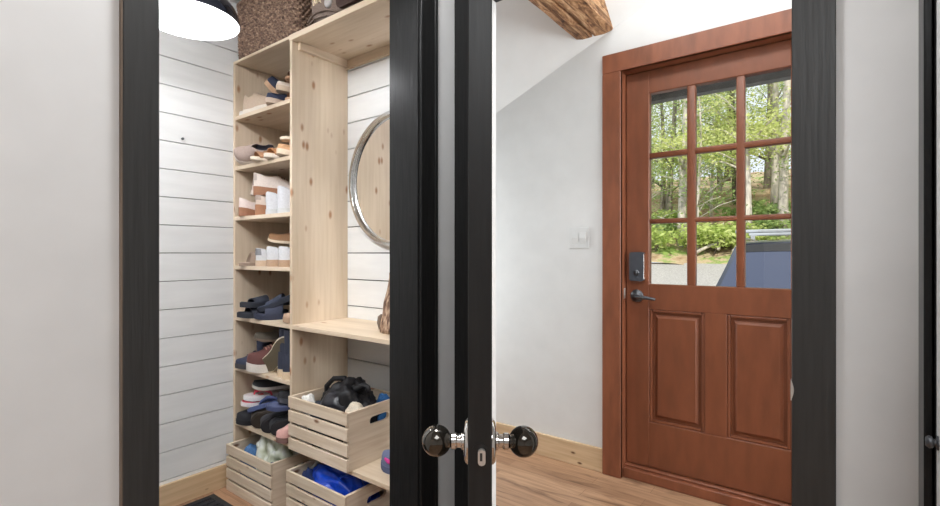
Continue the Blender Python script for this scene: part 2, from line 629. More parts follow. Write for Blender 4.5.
struct('trim_4', m, eave_m, 'grey eave board seen through the top door panes', 'eave')
# rough beam running towards the entry wall
m = MB()
rings = []
for i in range(29):
    y = 1.50 + i * (2.495 - 1.50) / 28
    ring = []
    for (x, z) in ((-1.118, 2.324), (-1.09, 2.322), (-1.05, 2.328), (-1.041, 2.330), (-1.036, 2.352), (-1.030, 2.332), (-1.0, 2.336), (-0.965, 2.341), (-0.943, 2.346), (-0.937, 2.352), (-0.936, 2.41), (-0.938, 2.50), (-0.942, 2.60), (-1.04, 2.61), (-1.118, 2.60), (-1.121, 2.45)):
        p = Vector((x * 9, y * 5, z * 9))
        ring.append((x + 0.004 * noise.noise(p), y, z + 0.004 * noise.noise(p + Vector((9, 3, 1)))))
    rings.append(ring)
m.loft(rings)
bo = tag(m.obj('timber_beam', beam_m, None, angle=35), 'rough-hewn brown timber beam under the white entry ceiling', 'beam', kind='structure')

m = MB()
m.box(-2.52, -0.986, EY - 0.016, EY, 0, 0.127, 0.003)
struct('baseboard_entry', m, oak[0], 'plain oak baseboard along the white entry wall', 'baseboard')

# the red-brown door
d = thing('door_1', 'red-brown panelled front door with nine glass panes', 'door', (DX0, EY, 0), kind='structure')
m = MB()
for x0, x1 in ((DX0 - 0.099, DX0), (DX1, DX1 + 0.099)):
    m.box(x0, x1, EY - 0.026, EY, 0, DZ1, 0.003)
m.box(DX0 - 0.099, DX1 + 0.099, EY - 0.026, EY, DZ1, DZ1 + 0.099, 0.003)
m.obj('casing', red_frame, d, world=True)
m = MB()
for x0, x1 in ((DX0 - 0.0175, DX0), (DX1, DX1 + 0.0175)):
    m.box(x0, x1, EY - 0.022, 2.64, 0, DZ1, 0.001)
m.box(DX0 - 0.0175, DX1 + 0.0175, EY - 0.022, 2.64, DZ1, DZ1 + 0.0175, 0.001)
m.obj('jamb', red_frame, d, world=True)
m = MB()
m.box(DX0 + 0.0003, DX1 - 0.0003, EY + 0.005, 2.64, 0.0, 0.052, 0.004)
m.box(DX0 + 0.0003, DX1 - 0.0003, EY + 0.03, 2.64, 0.05, 0.064, 0.005)
m.obj('threshold', red_frame, d, world=True)
LY0, LY1 = 2.55, 2.594
m = MB()
LX0, LX1, LZ0, LZ1 = DX0 + 0.003, DX1 - 0.003, 0.068, 2.110
gx = [-0.765, -0.584, -0.545, -0.369, -0.333, -0.155]
gz = [1.010, 1.321, 1.345, 1.657, 1.685, 1.992]
BV = 0.003
m.box(LX0, gx[0], LY0, LY1, LZ0, LZ1, BV)
m.box(gx[5], LX1, LY0, LY1, LZ0, LZ1, BV)
m.box(gx[0] - .002, gx[5] + .002, LY0, LY1, gz[5], LZ1, BV)
m.box(gx[0] - .002, gx[5] + .002, LY0, LY1, 0.88, gz[0], BV)
m.box(gx[0] - .002, gx[5] + .002, LY0, LY1, LZ0, 0.30, BV)
m.box(-0.503, -0.407, LY0, LY1, 0.298, 0.882, BV)
m.box(gx[1], gx[2], LY0 + .002, LY1, gz[0] - .002, gz[5] + .002, 0.007, 2)
m.box(gx[3], gx[4], LY0 + .002, LY1, gz[0] - .002, gz[5] + .002, 0.007, 2)
m.box(gx[0] - .002, gx[5] + .002, LY0 + .003, LY1, gz[1], gz[2], 0.007, 2)
m.box(gx[0] - .002, gx[5] + .002, LY0 + .003, LY1, gz[3], gz[4], 0.007, 2)
leaf = m.obj('leaf', red_brown, d, world=True, angle=30)
for x0, x1 in ((gx[0], -0.503), (-0.407, gx[5])):
    m = MB()
    z0, z1 = 0.30, 0.88
    m.box(x0 - .004, x1 + .004, LY0 + 0.020, LY1 - .006, z0 - .004, z1 + .004)
    # moulding strips round the sunk field
    q = 0.014
    for a, b2, c, e in ((x0, x0 + q, z0, z1), (x1 - q, x1, z0, z1), (x0 + q, x1 - q, z0, z0 + q), (x0 + q, x1 - q, z1 - q, z1)):
        m.box(a, b2, LY0 + 0.004, LY0 + 0.03, c, e, 0.005, 2)
    # raised field with sloping borders
    i1, i2 = 0.028, 0.042
    yb, yf = LY0 + 0.020, LY0 + 0.004
    m.loft([[(x0 + i1, yb, z0 + i1), (x1 - i1, yb, z0 + i1), (x1 - i1, yb, z1 - i1), (x0 + i1, yb, z1 - i1)],
            [(x0 + i1, yb - .004, z0 + i1), (x1 - i1, yb - .004, z0 + i1), (x1 - i1, yb - .004, z1 - i1), (x0 + i1, yb - .004, z1 - i1)],
            [(x0 + i2, yf, z0 + i2), (x1 - i2, yf, z0 + i2), (x1 - i2, yf, z1 - i2), (x0 + i2, yf, z1 - i2)]])
    m.obj('raised_panel', red_brown, d, world=True)
for i in range(3):
    for j in range(3):
        x0, x1, z0, z1 = gx[2 * i], gx[2 * i + 1], gz[2 * j], gz[2 * j + 1]
        m = MB()
        m.box(x0 - .003, x1 + .003, LY0 + .020, LY0 + .024, z0 - .003, z1 + .003)
        m.obj('pane', pane_glass, d, world=True)
# keypad deadbolt
def px_on_leaf(cx, cz):
    return cx, cz
m = MB()
m.prism(rrect(0.074, 0.150, 0.012, 4, -0.822, 1.100), LY0 - 0.026, LY0 + 0.001, 'y')
kp = m.obj('keypad_lock', paint('keypad_grey', srgb(86, 90, 98), 0.35, 0.03, 40, 0.0, 0.3), d, world=True)
kp['label'] = 'slate grey keypad deadbolt'
m = MB()
for v in m.lathe([(0.0, -0.004), (0.013, -0.003), (0.015, 0.002)], 20, 'y', (-0.822, LY0 - 0.027, 1.068)).v:
    pass
m.box(-0.826, -0.818, LY0 - 0.036, LY0 - 0.029, 1.055, 1.081, 0.002)
m.obj('thumb_turn', dark_metal, kp, True, world=True)
m = MB()
m.box(-0.7852, -0.7838, LY0 - 0.025, LY0, 1.035, 1.165, 0.0005)
m.obj('side_rim', chrome, kp, world=True)
m = MB()
m.lathe([(0.033, 0.0), (0.033, -0.006), (0.029, -0.011), (0.014, -0.013), (0.012, -0.045), (0.0, -0.047)], 28, 'y', (-0.826, LY0, 0.947))
lv = m.obj('lever_handle', dark_metal, d, True, world=True)
lv['label'] = 'dark grey lever handle on a round rose'
m = MB()
m.tube([(-0.826, LY0 - 0.042, 0.947), (-0.806, LY0 - 0.046, 0.946), (-0.775, LY0 - 0.047, 0.943), (-0.735, LY0 - 0.044, 0.938), (-0.722, LY0 - 0.04, 0.936)], [0.011, 0.010, 0.009, 0.0075, 0.006], 10)
m.obj('lever', dark_metal, lv, True, world=True)
m = MB()
m.box(DX0 - 0.0005, DX0 + 0.0012, LY0 - 0.025, LY0 - 0.004, 0.93, 0.985, 0.0004)
m.obj('strike_plate', silver, d, world=True)

# light switch beside the door
sw = thing('light_switch', 'white double rocker light switch on the entry wall', 'light switch', (-1.127, EY, 1.253))
m = MB()
m.box(-0.059, 0.059, -0.006, -0.0002, -0.058, 0.058, 0.003, 2)
m.obj('plate', switch_white, sw)
for sx in (-0.023, 0.023):
    m = MB()
    m.add([(sx - 0.0165, -0.006, -0.033), (sx + 0.0165, -0.006, -0.033), (sx + 0.0165, -0.013, 0.0), (sx - 0.0165, -0.013, 0.0),
           (sx - 0.0165, -0.0075, 0.033), (sx + 0.0165, -0.0075, 0.033), (sx - 0.0165, -0.003, -0.033), (sx + 0.0165, -0.003, -0.033), (sx - 0.0165, -0.003, 0.033), (sx + 0.0165, -0.003, 0.033)],
          [(0, 1, 2, 3), (3, 2, 5, 4), (6, 7, 1, 0), (4, 5, 9, 8), (0, 3, 4, 8, 6), (1, 7, 9, 5, 2)])
    m.obj('rocker', switch_white, sw)

# ------------------------------------------------------------------ door 2: black interior door standing open, seen edge-on
hx, hy = -0.985, 1.372
ang = math.atan2(-0.649 - (hy - 1.372) * 0 + 0.0 - 0.0 + (0.649 - hy) + 0.649, -0.468 - hx)
ang = math.atan2(0.649 - hy, -0.468 - hx)
LEAF = math.hypot(-0.468 - hx, 0.649 - hy)
d2 = thing('door_2', 'black interior door standing open, seen on its latch edge', 'door', (hx, hy, 0.008), ang, kind='structure')
m = MB()
m.box(0.0, LEAF, -0.02, 0.02, 0, 2.07, 0.002)
leaf2 = m.obj('leaf', door_black, d2)
for s in (-1, 1):
    for x0, x1, z0, z1 in ((0.12, LEAF / 2 - 0.05, 0.22, 0.75), (LEAF / 2 + 0.05, LEAF - 0.12, 0.22, 0.75), (0.12, LEAF / 2 - 0.05, 0.95, 1.95), (LEAF / 2 + 0.05, LEAF - 0.12, 0.95, 1.95)):
        m = MB()
        m.box(x0, x1, min(s * 0.016, s * 0.0215), max(s * 0.016, s * 0.0215), z0, z1, 0.0025)
        m.obj('raised_panel', door_black, d2)
KX, KZ = LEAF - 0.062, 0.828
for s in (-1, 1):
    m = MB()
    m.lathe([(0.0385, 0.0), (0.0385, s * 0.003), (0.034, s * 0.007), (0.017, s * 0.009), (0.0, s * 0.009)], 36, 'y', (KX, s * 0.020, KZ))
    m.obj('rose', chrome, d2, angle=50)['label'] = 'chrome knob rose'
    m = MB()
    pr = [(0.0, 0.006), (0.0155, 0.006), (0.0155, 0.012), (0.012, 0.014), (0.0115, 0.020), (0.0145, 0.023), (0.0145, 0.030), (0.011, 0.033)]
    m.lathe([(r, s * h) for r, h in pr], 28, 'y', (KX, s * 0.020, KZ))
    sk = m.obj('knob_shank', chrome, d2, angle=40)
    sk['label'] = 'chrome knob shank'
    m = MB()
    prof = [(0.0272 * math.sin(PI * i / 20) if 0 < i < 20 else 0.0, s * (0.057 - 0.0262 * math.cos(PI * i / 20))) for i in range(21)]
    m.lathe(prof, 36, 'y', (KX, s * 0.020, KZ))
    kb = m.obj('knob', knob_mat, d2, True)
    kb['label'] = 'round glossy black knob with gold glints'
m = MB()
m.prism(rrect(0.0245, 0.042, 0.012, 6, 0.0, KZ), LEAF - 0.0005, LEAF + 0.0012, 'x')
m.obj('latch_plate', door_black, d2)
m = MB()
m.prism(rrect(0.0125, 0.026, 0.006, 5, 0.003, KZ - 0.001), LEAF, LEAF + 0.008, 'x')
m.obj('latch_bolt', silver, d2, angle=40)['label'] = 'silver latch bolt'
m = MB()
m.box(LEAF + 0.008, LEAF + 0.0084, 0.0, 0.004, KZ - 0.006, KZ + 0.007)
m.obj('bolt_slot', gap_dark, d2)
m = MB()
for z in (0.2, 1.0, 1.85):
    m.tube([(-0.006, 0, z - 0.045), (-0.006, 0, z + 0.045)], 0.006, 10)
m.obj('hinge', dark_metal, d2, True)

# ================================================================== CLOSET
SX, SY = -2.452, 1.56      # finished faces of the shiplap: left wall, back wall
PITCH, Z0 = 0.1287, 1.17
def shiplap(along, p0, p1, face, dirn, gap=0.0013):
    """boards from floor to ceiling; dirn = sign of the visible face"""
    m = MB()
    k = int(-Z0 / PITCH) - 1
    while Z0 + k * PITCH < ZC:
        pt = PITCH if k >= 0 else PITCH + 0.0016
        a, b = max(0.0, Z0 + k * pt + gap), min(ZC, Z0 + (k + 1) * pt - gap)
        if b - a > 0.01:
            if along == 'y':
                m.box(min(face, face - dirn * 0.016), max(face, face - dirn * 0.016), p0, p1, a, b, 0.0012)
            else:
                m.box(p0, p1, min(face, face - dirn * 0.016), max(face, face - dirn * 0.016), a, b, 0.0012)
        k += 1
    return m
struct('wall_closet_left', shiplap('y', -0.95, SY + 0.014, SX, 1, 0.0016), ship_white, 'white horizontal shiplap wall left of the shoe shelves', 'wall')
struct('wall_closet_back', shiplap('x', SX - 0.0, AXB - 0.001, SY, -1, 0.0024), ship_white, 'white horizontal shiplap wall behind the bench and mirror', 'wall')
m = MB()
m.box(-2.60, SX - 0.0145, -3.0, 1.66, 0, 3.4)
m.box(-2.60, AXB, SY + 0.0145, 1.66, 0, 3.4)
m.box(-2.60, AXB, -1.05, -0.95, 0, ZC)
struct('wall_closet_core', m, gap_dark, 'dark backing showing in the gaps of the shiplap boards', 'wall')
m = MB()
m.box(SX, SX + 0.016, -0.94, 1.545, 0, 0.112, 0.002)
struct('baseboard_closet', m, oak[1], 'oak baseboard under the shiplap wall, with a dark knot', 'baseboard')

# a nail left in the shiplap
nl = thing('nail', 'small dark nail sticking out of the shiplap wall below the lamp', 'nail', (SX, 1.005, 1.705))
m = MB()
m.tube([(-0.004, 0, 0), (0.014, 0, 0.002)], 0.0028, 8)
m.obj('shank', dark_metal, nl)
m = MB()
m.lathe([(0.0, 0.012), (0.006, 0.012), (0.006, 0.016), (0.0, 0.017)], 12, 'x')
m.obj('head', dark_metal, nl, True)

# floor mat
mat_m = paint('mat_black', srgb(34, 34, 38), 0.95, 0.35, 220, 0.3)
mt = thing('door_mat', 'dark ribbed floor mat lying on the closet floor', 'mat', (-1.95, 0.62, 0.0))
m = MB()
m.box(-0.45, 0.45, -0.51, 0.51, 0.0, 0.008, 0.003)
m.obj('border', rubber, mt)
m = MB()
for i in range(22):
    x = -0.42 + i * 0.04
    m.box(x - 0.017, x + 0.017, -0.48, 0.48, 0.006, 0.013, 0.004)
m.obj('pile', mat_m, mt)

# ------------------------------------------------------------------ the pine shelving unit
FY = 1.25
BKY = SY - 0.001
DVL, DVR = -1.951, -1.933          # divider
TL = -2.434                         # inner face of left side panel
XR = AXB - 0.002
SHELF = [1.862, 1.608, 1.3535, 1.106, 0.849, 0.595, 0.318]
un = thing('shelving_unit', 'built-in pale pine shoe shelving with bench and top shelf', 'shelving', (-1.85, 1.40, 0))
m = MB()
m.box(SX + 0.0005, TL, FY, BKY, 0, 2.131, 0.001)
m.obj('side_panel', pine[2], un, world=True)
m = MB()
m.box(DVL, DVR, FY, BKY, 0.310, 2.118, 0.001)
m.obj('divider_panel', pine[2], un, world=True)
m = MB()
m.box(DVL, XR, FY - 0.004, BKY, 2.118, 2.144, 0.0015)
m.obj('top_shelf', pine[0], un, world=True)
m = MB()
m.box(SX + 0.0005, DVL, FY, BKY, 2.131, 2.144, 0.0015)
m.obj('top_shelf', pine[0], un, world=True)
for z in SHELF[:6]:
    m = MB()
    m.box(TL, DVL, FY, BKY, z - 0.019, z, 0.001)
    m.obj('shelf', pine[0], un, world=True)
m = MB()
m.box(TL, DVL, FY, BKY, SHELF[6] - 0.019, SHELF[6], 0.001)
m.obj('shelf', pine[0], un, world=True)
m = MB()
m.box(DVR, XR, FY - 0.004, BKY, 0.831, 0.850, 0.0015)
m.obj('bench_shelf', pine[0], un, world=True)
m = MB()
m.box(DVL + 0.0005, XR, FY, BKY, 0.291, 0.310, 0.0015)
m.obj('low_shelf', pine[0], un, world=True)
m = MB()
m.box(DVR, DVR + 0.018, FY + 0.03, BKY - 0.018, 2.084, 2.118, 0.001)
m.obj('cleat', pine[1], un, world=True)
m = MB()
m.box(DVR, XR, BKY - 0.018, BKY, 2.078, 2.118, 0.001)
m.obj('cleat', pine[0], un, world=True)

# round mirror on the back wall
mi = thing('wall_mirror', 'round steel-framed mirror hung on the shiplap above the bench', 'mirror', (-1.583, SY, 1.506))
m = MB()
m.lathe([(0.300, -0.003), (0.307, -0.004), (0.309, -0.028), (0.304, -0.033), (0.291, -0.033), (0.287, -0.028), (0.286, -0.010)], 96, 'y', close=True)
m.obj('frame', steel, mi, angle=40)
m = MB()
m.lathe([(0.0, -0.013), (0.2875, -0.013), (0.2875, -0.009), (0.0, -0.009)], 96, 'y')
m.obj('glass', mirror_m, mi)

# pendant lamp
pe = thing('pendant_lamp', 'dark enamel dome pendant lamp with white inside, lit', 'lamp', LAMP)
r0 = 0.170
outer = [(r0, 0.0)] + [(r0 * math.cos(R(a)) ** 0.8, 0.118 * math.sin(R(a))) for a in range(8, 80, 6)] + [(0.035, 0.122), (0.033, 0.165), (0.012, 0.172)]
m = MB()
m.lathe(outer + [(0.011, 0.168), (0.031, 0.160)] + [(r - 0.0025, max(h - 0.003, 0)) for r, h in outer[:-3][::-1]], 64, 'z', close=True)
shd = m.obj('lamp_shade', lamp_navy, pe, angle=40)
m = MB()
inner = [(r0 - 0.003, 0.0005)] + [((r0 - 0.0035) * math.cos(R(a)) ** 0.8, 0.1135 * math.sin(R(a))) for a in range(8, 80, 6)] + [(0.0, 0.1135)]
m.lathe(inner, 64, 'z')
m.f = [f for f in m.f if len(f) <= 4]
m.obj('shade_lining', lamp_inner, pe, True)['label'] = 'white enamel inside of the shade'
m = MB()
m.lathe([(0.0, 0.11), (0.021, 0.11), (0.021, 0.085), (0.024, 0.083), (0.024, 0.076), (0.014, 0.076)], 24, 'z')
m.obj('bulb_socket', chrome, pe, True)
m = MB()
m.lathe([(0.0, 0.022), (0.012, 0.024), (0.021, 0.034), (0.024, 0.046), (0.021, 0.060), (0.014, 0.076), (0.0, 0.078)], 24, 'z')
m.obj('bulb', bulb_glow, pe, True)
m = MB()
m.tube([(0, 0, 0.17), (0, 0, 0.43)], 0.004, 8)
m.obj('cord', rubber, pe)
m = MB()
m.lathe([(0.0, 0.425), (0.05, 0.425), (0.055, 0.44), (0.055, 0.449), (0.0, 0.449)], 32, 'z')
m.obj('ceiling_rose', lamp_navy, pe, True)

# wicker basket on the top shelf
def wicker():
    mt_, t, b = newmat('dark_wicker')
    v = coords(t, (70, 70, 90))
    n = N(t, 'ShaderNodeTexNoise')
    n.inputs['Scale'].default_value = 1
    n.inputs['Detail'].default_value = 3
    t.links.new(v, n.inputs['Vector'])
    rp = ramp(t, [(0.3, srgb(78, 60, 50)), (0.5, srgb(124, 98, 82)), (0.72, srgb(180, 152, 128))])
    t.links.new(n.outputs[0], rp.inputs[0])
    t.links.new(rp.outputs[0], b.inputs['Base Color'])
    b.inputs['Roughness'].default_value = 0.75
    return mt_
wick = wicker()
TOPZ = 2.145
bk = thing('wicker_basket', 'dark brown woven wicker basket on the top pine shelf', 'basket', (-2.180, 1.395, TOPZ))
def perim(w, dd, r, n):
    pl = rrect(w, dd, r, 6)
    out, L = [], 0
    seg = []
    for i in range(len(pl)):
        a, b = Vector(pl[i]), Vector(pl[(i + 1) % len(pl)])
        seg.append((L, a, b, (b - a).length))
        L += (b - a).length
    for k in range(n):
        s = L * k / n
        for (l0, a, b, ln) in seg:
            if l0 <= s <= l0 + ln and ln > 0:
                p = a + (b - a) * ((s - l0) / ln)
                break
        out.append(p)
    return out
def basket(bw, bd, bh):
    nP, nR = 432, 76
    base = perim(bw, bd, 0.055, nP)
    rings = []
    for i in range(nR):
        z = bh * i / (nR - 1)
        row = i / 4.0
        tap = 0.97 + 0.03 * (i / (nR - 1)) ** 0.7
        ring = []
        for k, p in enumerate(base):
            nb = base[(k + 1) % nP] - base[k - 1]
            nrm = Vector((nb.y, -nb.x)).normalized()
            ph = PI if int(row) % 2 else 0
            dsp = 0.0035 * math.sin(2 * PI * k / 6.0 + ph) + 0.0065 * abs(math.sin(PI * row)) + 0.002 * noise.noise(Vector((k * 0.3, i * 0.5, 0)))
            q = p * tap + nrm * dsp
            ring.append((q.x, q.y, z))
        rings.append(ring)
    m = MB()
    m.loft(rings, False)
    m.add([(p.x * 0.97, p.y * 0.97, 0.002) for p in base], [tuple(range(nP))])
    m.obj('woven_body', wick, bk, True)
    m = MB()
    for s in (0, 1, 2):
        pts = []
        for k in range(nP + 1):
            p = base[k % nP]
            a = 2 * PI * k / 18 + s * 2 * PI / 3
            pts.append((p.x * (1 + 0.02 * math.cos(a)), p.y * (1 + 0.03 * math.cos(a)), bh + 0.007 * math.sin(a)))
        m.tube(pts, 0.007, 6, False)
    m.obj('rim', wick, bk, True)
basket(0.515, 0.29, 0.27)

# bag beside the basket
bag_m = cloth('bag_taupe', 120, 104, 94)
bag_d = cloth('bag_dark_brown', 66, 48, 42)
bg = thing('canvas_bag', 'taupe canvas bag with round grey badge beside the wicker basket', 'bag', (-1.650, 1.388, TOPZ))
m = MB()
rings = []
for i in range(15):
    z = 0.30 * i / 14
    q = min(1, 0.93 + 0.07 * math.sin(min(1, i / 4) * PI / 2)) * (1 - 0.12 * max(0, (i - 9) / 5) ** 2)
    ring = []
    for p in rrect(0.37 * q, 0.265 * q, 0.06, 7):
        k = 1 + 0.02 * noise.noise(Vector((p[0] * 12, p[1] * 12, z * 14)))
        ring.append((p[0] * k, p[1] * k, z))
    rings.append(ring)
m.loft(rings)
m.obj('body', bag_m, bg, True)
m = MB()
m.tube([(x, -0.137 + 0.004 * abs(x) * 5, z) for x, z in [(-0.172, 0.02), (-0.15, 0.037), (-0.12, 0.045), (-0.08, 0.043), (-0.04, 0.035), (0.0, 0.022), (0.03, 0.008)]], 0.0035, 8)
m.tube([(x, -0.135 + 0.004 * abs(x) * 5, z - 0.016) for x, z in [(-0.172, 0.02), (-0.15, 0.034), (-0.12, 0.040), (-0.08, 0.037), (-0.04, 0.028)]], 0.003, 8)
m.obj('piping', bag_m, bg, True)
m = MB()
m.prism(rrect(0.15, 0.24, 0.03, 5, 0.105, 0.135), -0.142, -0.125, 'y')
m.obj('side_pocket', bag_d, bg, angle=40)['label'] = 'dark brown pocket panel'
m = MB()
m.lathe([(0.0, -0.008), (0.019, -0.007), (0.023, -0.002), (0.023, 0.004)], 32, 'y', (-0.029, -0.134, 0.066))
bd_ = m.obj('badge', paint('badge_grey', srgb(176, 172, 170), 0.6, 0.05, 60, 0.02), bg, angle=50)
bd_['label'] = 'round light grey badge'
# cream script stitched beside the badge (only its lower ends show)
m = MB()
def stroke(pts, r=0.0032):
    m.tube([(x + 0.020, -0.1345 + 0.03 * max(0, -x - 0.12), z - 0.055 - 0.25 * (x + 0.15)) for x, z in pts], r, 6)
stroke([(-0.150, 0.20), (-0.154, 0.150), (-0.150, 0.138), (-0.143, 0.143)])
stroke([(-0.138, 0.185), (-0.140, 0.150), (-0.134, 0.143), (-0.127, 0.150), (-0.125, 0.180), (-0.126, 0.148), (-0.121, 0.146)])
stroke([(-0.113, 0.21), (-0.115, 0.150), (-0.112, 0.172), (-0.106, 0.176), (-0.103, 0.165), (-0.103, 0.150), (-0.098, 0.148)])
m.obj('script_lettering', paint('thread_cream', srgb(224, 206, 176), 0.7, 0.05, 90, 0.02), bg, True)['label'] = 'cream stitched script lettering'

# ------------------------------------------------------------------ crates
def crate(label, x0, y0, z0, cw=0.398, cd=0.30, ch=0.226):
    t = thing('wooden_crate', label, 'crate', (x0 + cw / 2, y0 + cd / 2, z0), group='slatted wooden crates')
    X, Y = cw / 2, cd / 2
    for s in (-1, 1):
        m = MB()
        g = 0.0115
        hs = (ch - 3 * g) / 4
        for k in range(4):
            za = k * (hs + g)
            y_ = sorted((s * Y, s * (Y - 0.011)))
            m.box(-X, X, y_[0], y_[1], za, za + hs, 0.0015)
        m.obj('slat_side', crate_wood[0], t)
    for s in (-1, 1):
        m = MB()
        a = s * (X - 0.0005)
        b = s * (X - 0.0135)
        m.prism([(-Y + 0.0112, 0.0), (Y - 0.0112, 0.0), (Y - 0.0112, ch - 0.001), (-Y + 0.0112, ch - 0.001)], min(a, b), max(a, b), 'x',
                hole=rrect(0.105, 0.032, 0.0158, 5, 0.015, ch - 0.062))
        m.obj('end_panel', crate_wood[1], t)
    m = MB()
    m.box(-X + 0.014, X - 0.014, -Y + 0.012, Y - 0.012, 0.004, 0.014)
    m.obj('base_panel', crate_wood[0], t)
    return t
crate('pale slatted crate on the floor below the shoes, nearest the shiplap wall', -2.408, 1.192, 0)
crate('pale slatted crate on the floor holding the shiny blue bag', -1.910, 1.205, 0)
crate('pale slatted crate up on the low shelf, holding the black backpack', -1.9200, 1.222, 0.310, 0.398, 0.312, 0.232)

# ================================================================== SHOES
def interp(tab, s):
    for (a, va), (b, vb) in zip(tab, tab[1:]):
        if s <= b:
            k = (s - a) / (b - a) if b > a else 0
            k = k * k * (3 - 2 * k)
            return va + (vb - va) * k
    return tab[-1][1]
OUT = [(0, 0.0), (0.02, 0.36), (0.06, 0.60), (0.15, 0.76), (0.30, 0.72), (0.45, 0.74), (0.62, 0.94), (0.75, 1.0), (0.88, 0.88), (0.95, 0.62), (0.985, 0.34), (1.0, 0.0)]
ST = [0, 0.015, 0.04, 0.08, 0.14, 0.21, 0.28, 0.35, 0.42, 0.49, 0.56, 0.64, 0.72, 0.80, 0.87, 0.93, 0.97, 0.99, 1.0]

def outline(L, W, s, grow=1.0):
    return interp(OUT, s) * W / 2 * grow

def sole_mb(L, W, h, heel=0.0, grow=1.06, toe_spring=0.06, wedge=0.0):
    top, bot = [], []
    m = MB()
    rings = []
    for s in ST:
        wv = max(outline(L, W, s, grow), 0.0008)
        x = (s - 0.5) * L * 1.02
        lift = toe_spring * L * max(0, (s - 0.72) / 0.28) ** 2
        hh = h + heel * max(0, 1 - s / 0.42) ** 0.6 + wedge * (1 - s)
        rings.append([(x, -wv * 0.96, lift), (x, -wv, lift + hh * 0.5), (x, -wv * 0.98, lift * 0.9 + hh), (x, wv * 0.98, lift * 0.9 + hh), (x, wv, lift + hh * 0.5), (x, wv * 0.96, lift)])
    m.loft(rings)
    return m

def shoe_zs(L, s, h, heel, wedge, spring=0.06):
    return h + heel * max(0, 1 - s / 0.42) ** 0.6 + wedge * (1 - s) + spring * L * max(0, (s - 0.72) / 0.28) ** 2 * 0.9

def upper_mb(L, W, H, h, heel=0, wedge=0, toe_h=0.5, open_to=0.44, collar=0.5):
    """two mirrored side walls; open from the heel to open_to"""
    prof = [(0, 1.0), (0.10, 0.96), (0.24, 0.80), (0.36, 0.84), (0.46, 1.0), (0.60, 0.80), (0.78, toe_h * 1.1), (0.90, toe_h), (0.97, toe_h * 0.8), (1.0, toe_h * 0.25)]
    m = MB()
    K = 8
    inn = []
    for sgn in (-1, 1):
        pts = []
        for s in ST:
            wv = outline(L, W, s)
            zb = shoe_zs(L, s, h, heel, wedge) - 0.002
            top = interp(prof, s) * H
            if s < open_to:
                wt = wv * collar
            else:
                wt = 0.0
                wt = wv * collar * max(0, 1 - (s - open_to) / 0.06) ** 0.5 if s < open_to + 0.06 else 0.0
            row = []
            for k in range(K + 1):
                v = k / K * PI / 2
                y = wt + (wv - wt) * math.cos(v) ** (1.6 - min(1, s / 0.3) * 0.75)
                z = zb + top * math.sin(v) ** 0.9
                row.append(((s - 0.5) * L, sgn * y, z))
            pts.append(row)
        m.grid(pts)
    return m, prof

def lining_mb(L, W, H, h, heel, wedge, prof, open_to=0.44, collar=0.5):
    m = MB()
    rings = []
    for f, dz in ((1.0, 0.0), (0.9, -0.25), (0.75, -0.55)):
        a, b = [], []
        for s in [q for q in ST if q <= open_to + 0.03]:
            wv = outline(L, W, s) * collar * f
            z = shoe_zs(L, s, h, heel, wedge) - 0.002 + interp(prof, s) * H * (1 + dz) - 0.001
            a.append(((s - 0.5) * L, -wv, z))
            b.append(((s - 0.5) * L, wv, z))
        rings.append(a + b[::-1])
    m.loft(rings, False)
    n = len(rings[0])
    m.f.append(tuple(range(2 * n, 3 * n)))
    return m

def laces_mb(L, W, H, h, heel, wedge, prof, n=4, r=0.003):
    m = MB()
    for i in range(n):
        s = 0.50 + 0.055 * i
        wv = outline(L, W, s) * 0.42
        zt = shoe_zs(L, s, h, heel, wedge) + interp(prof, s) * H
        pts = []
        for k in range(5):
            y = -wv + 2 * wv * k / 4
            pts.append(((s - 0.5) * L, y, zt + 0.003 - 0.10 * H * (y / (wv + 1e-6)) ** 2 * 0.9))
        m.tube(pts, r, 6)
    return m

_mats = {}
def C_(r, g, b, rough=0.8):
    k = (r, g, b, rough)
    if k not in _mats:
        _mats[k] = paint('shoe_%d_%d_%d' % (r, g, b), srgb(r, g, b), rough, 0.03, 140, 0.02)
    return _mats[k]

def place(name, label, cat, loc, yaw, roll, pitch, group):
    o = bpy.data.objects.new(name, None)
    COL.objects.link(o)
    o.empty_display_size = 0.05
    M = Matrix.Rotation(R(yaw), 4, 'Z') @ Matrix.Rotation(R(pitch), 4, 'Y') @ Matrix.Rotation(R(roll), 4, 'X')
    o.rotation_euler = M.to_euler()
    o.location = loc
    return tag(o, label, cat, group)

def settle(root, z):
    """drop the thing so that its lowest vertex rests at height z"""
    bpy.context.view_layer.update()
    lo = 1e9
    M = root.matrix_world
    for ch in root.children:
        for v in ch.data.vertices:
            lo = min(lo, (M @ v.co).z)
        for g in ch.children:
            for v in g.data.vertices:
                lo = min(lo, (M @ v.co).z)
    root.location.z += z - lo

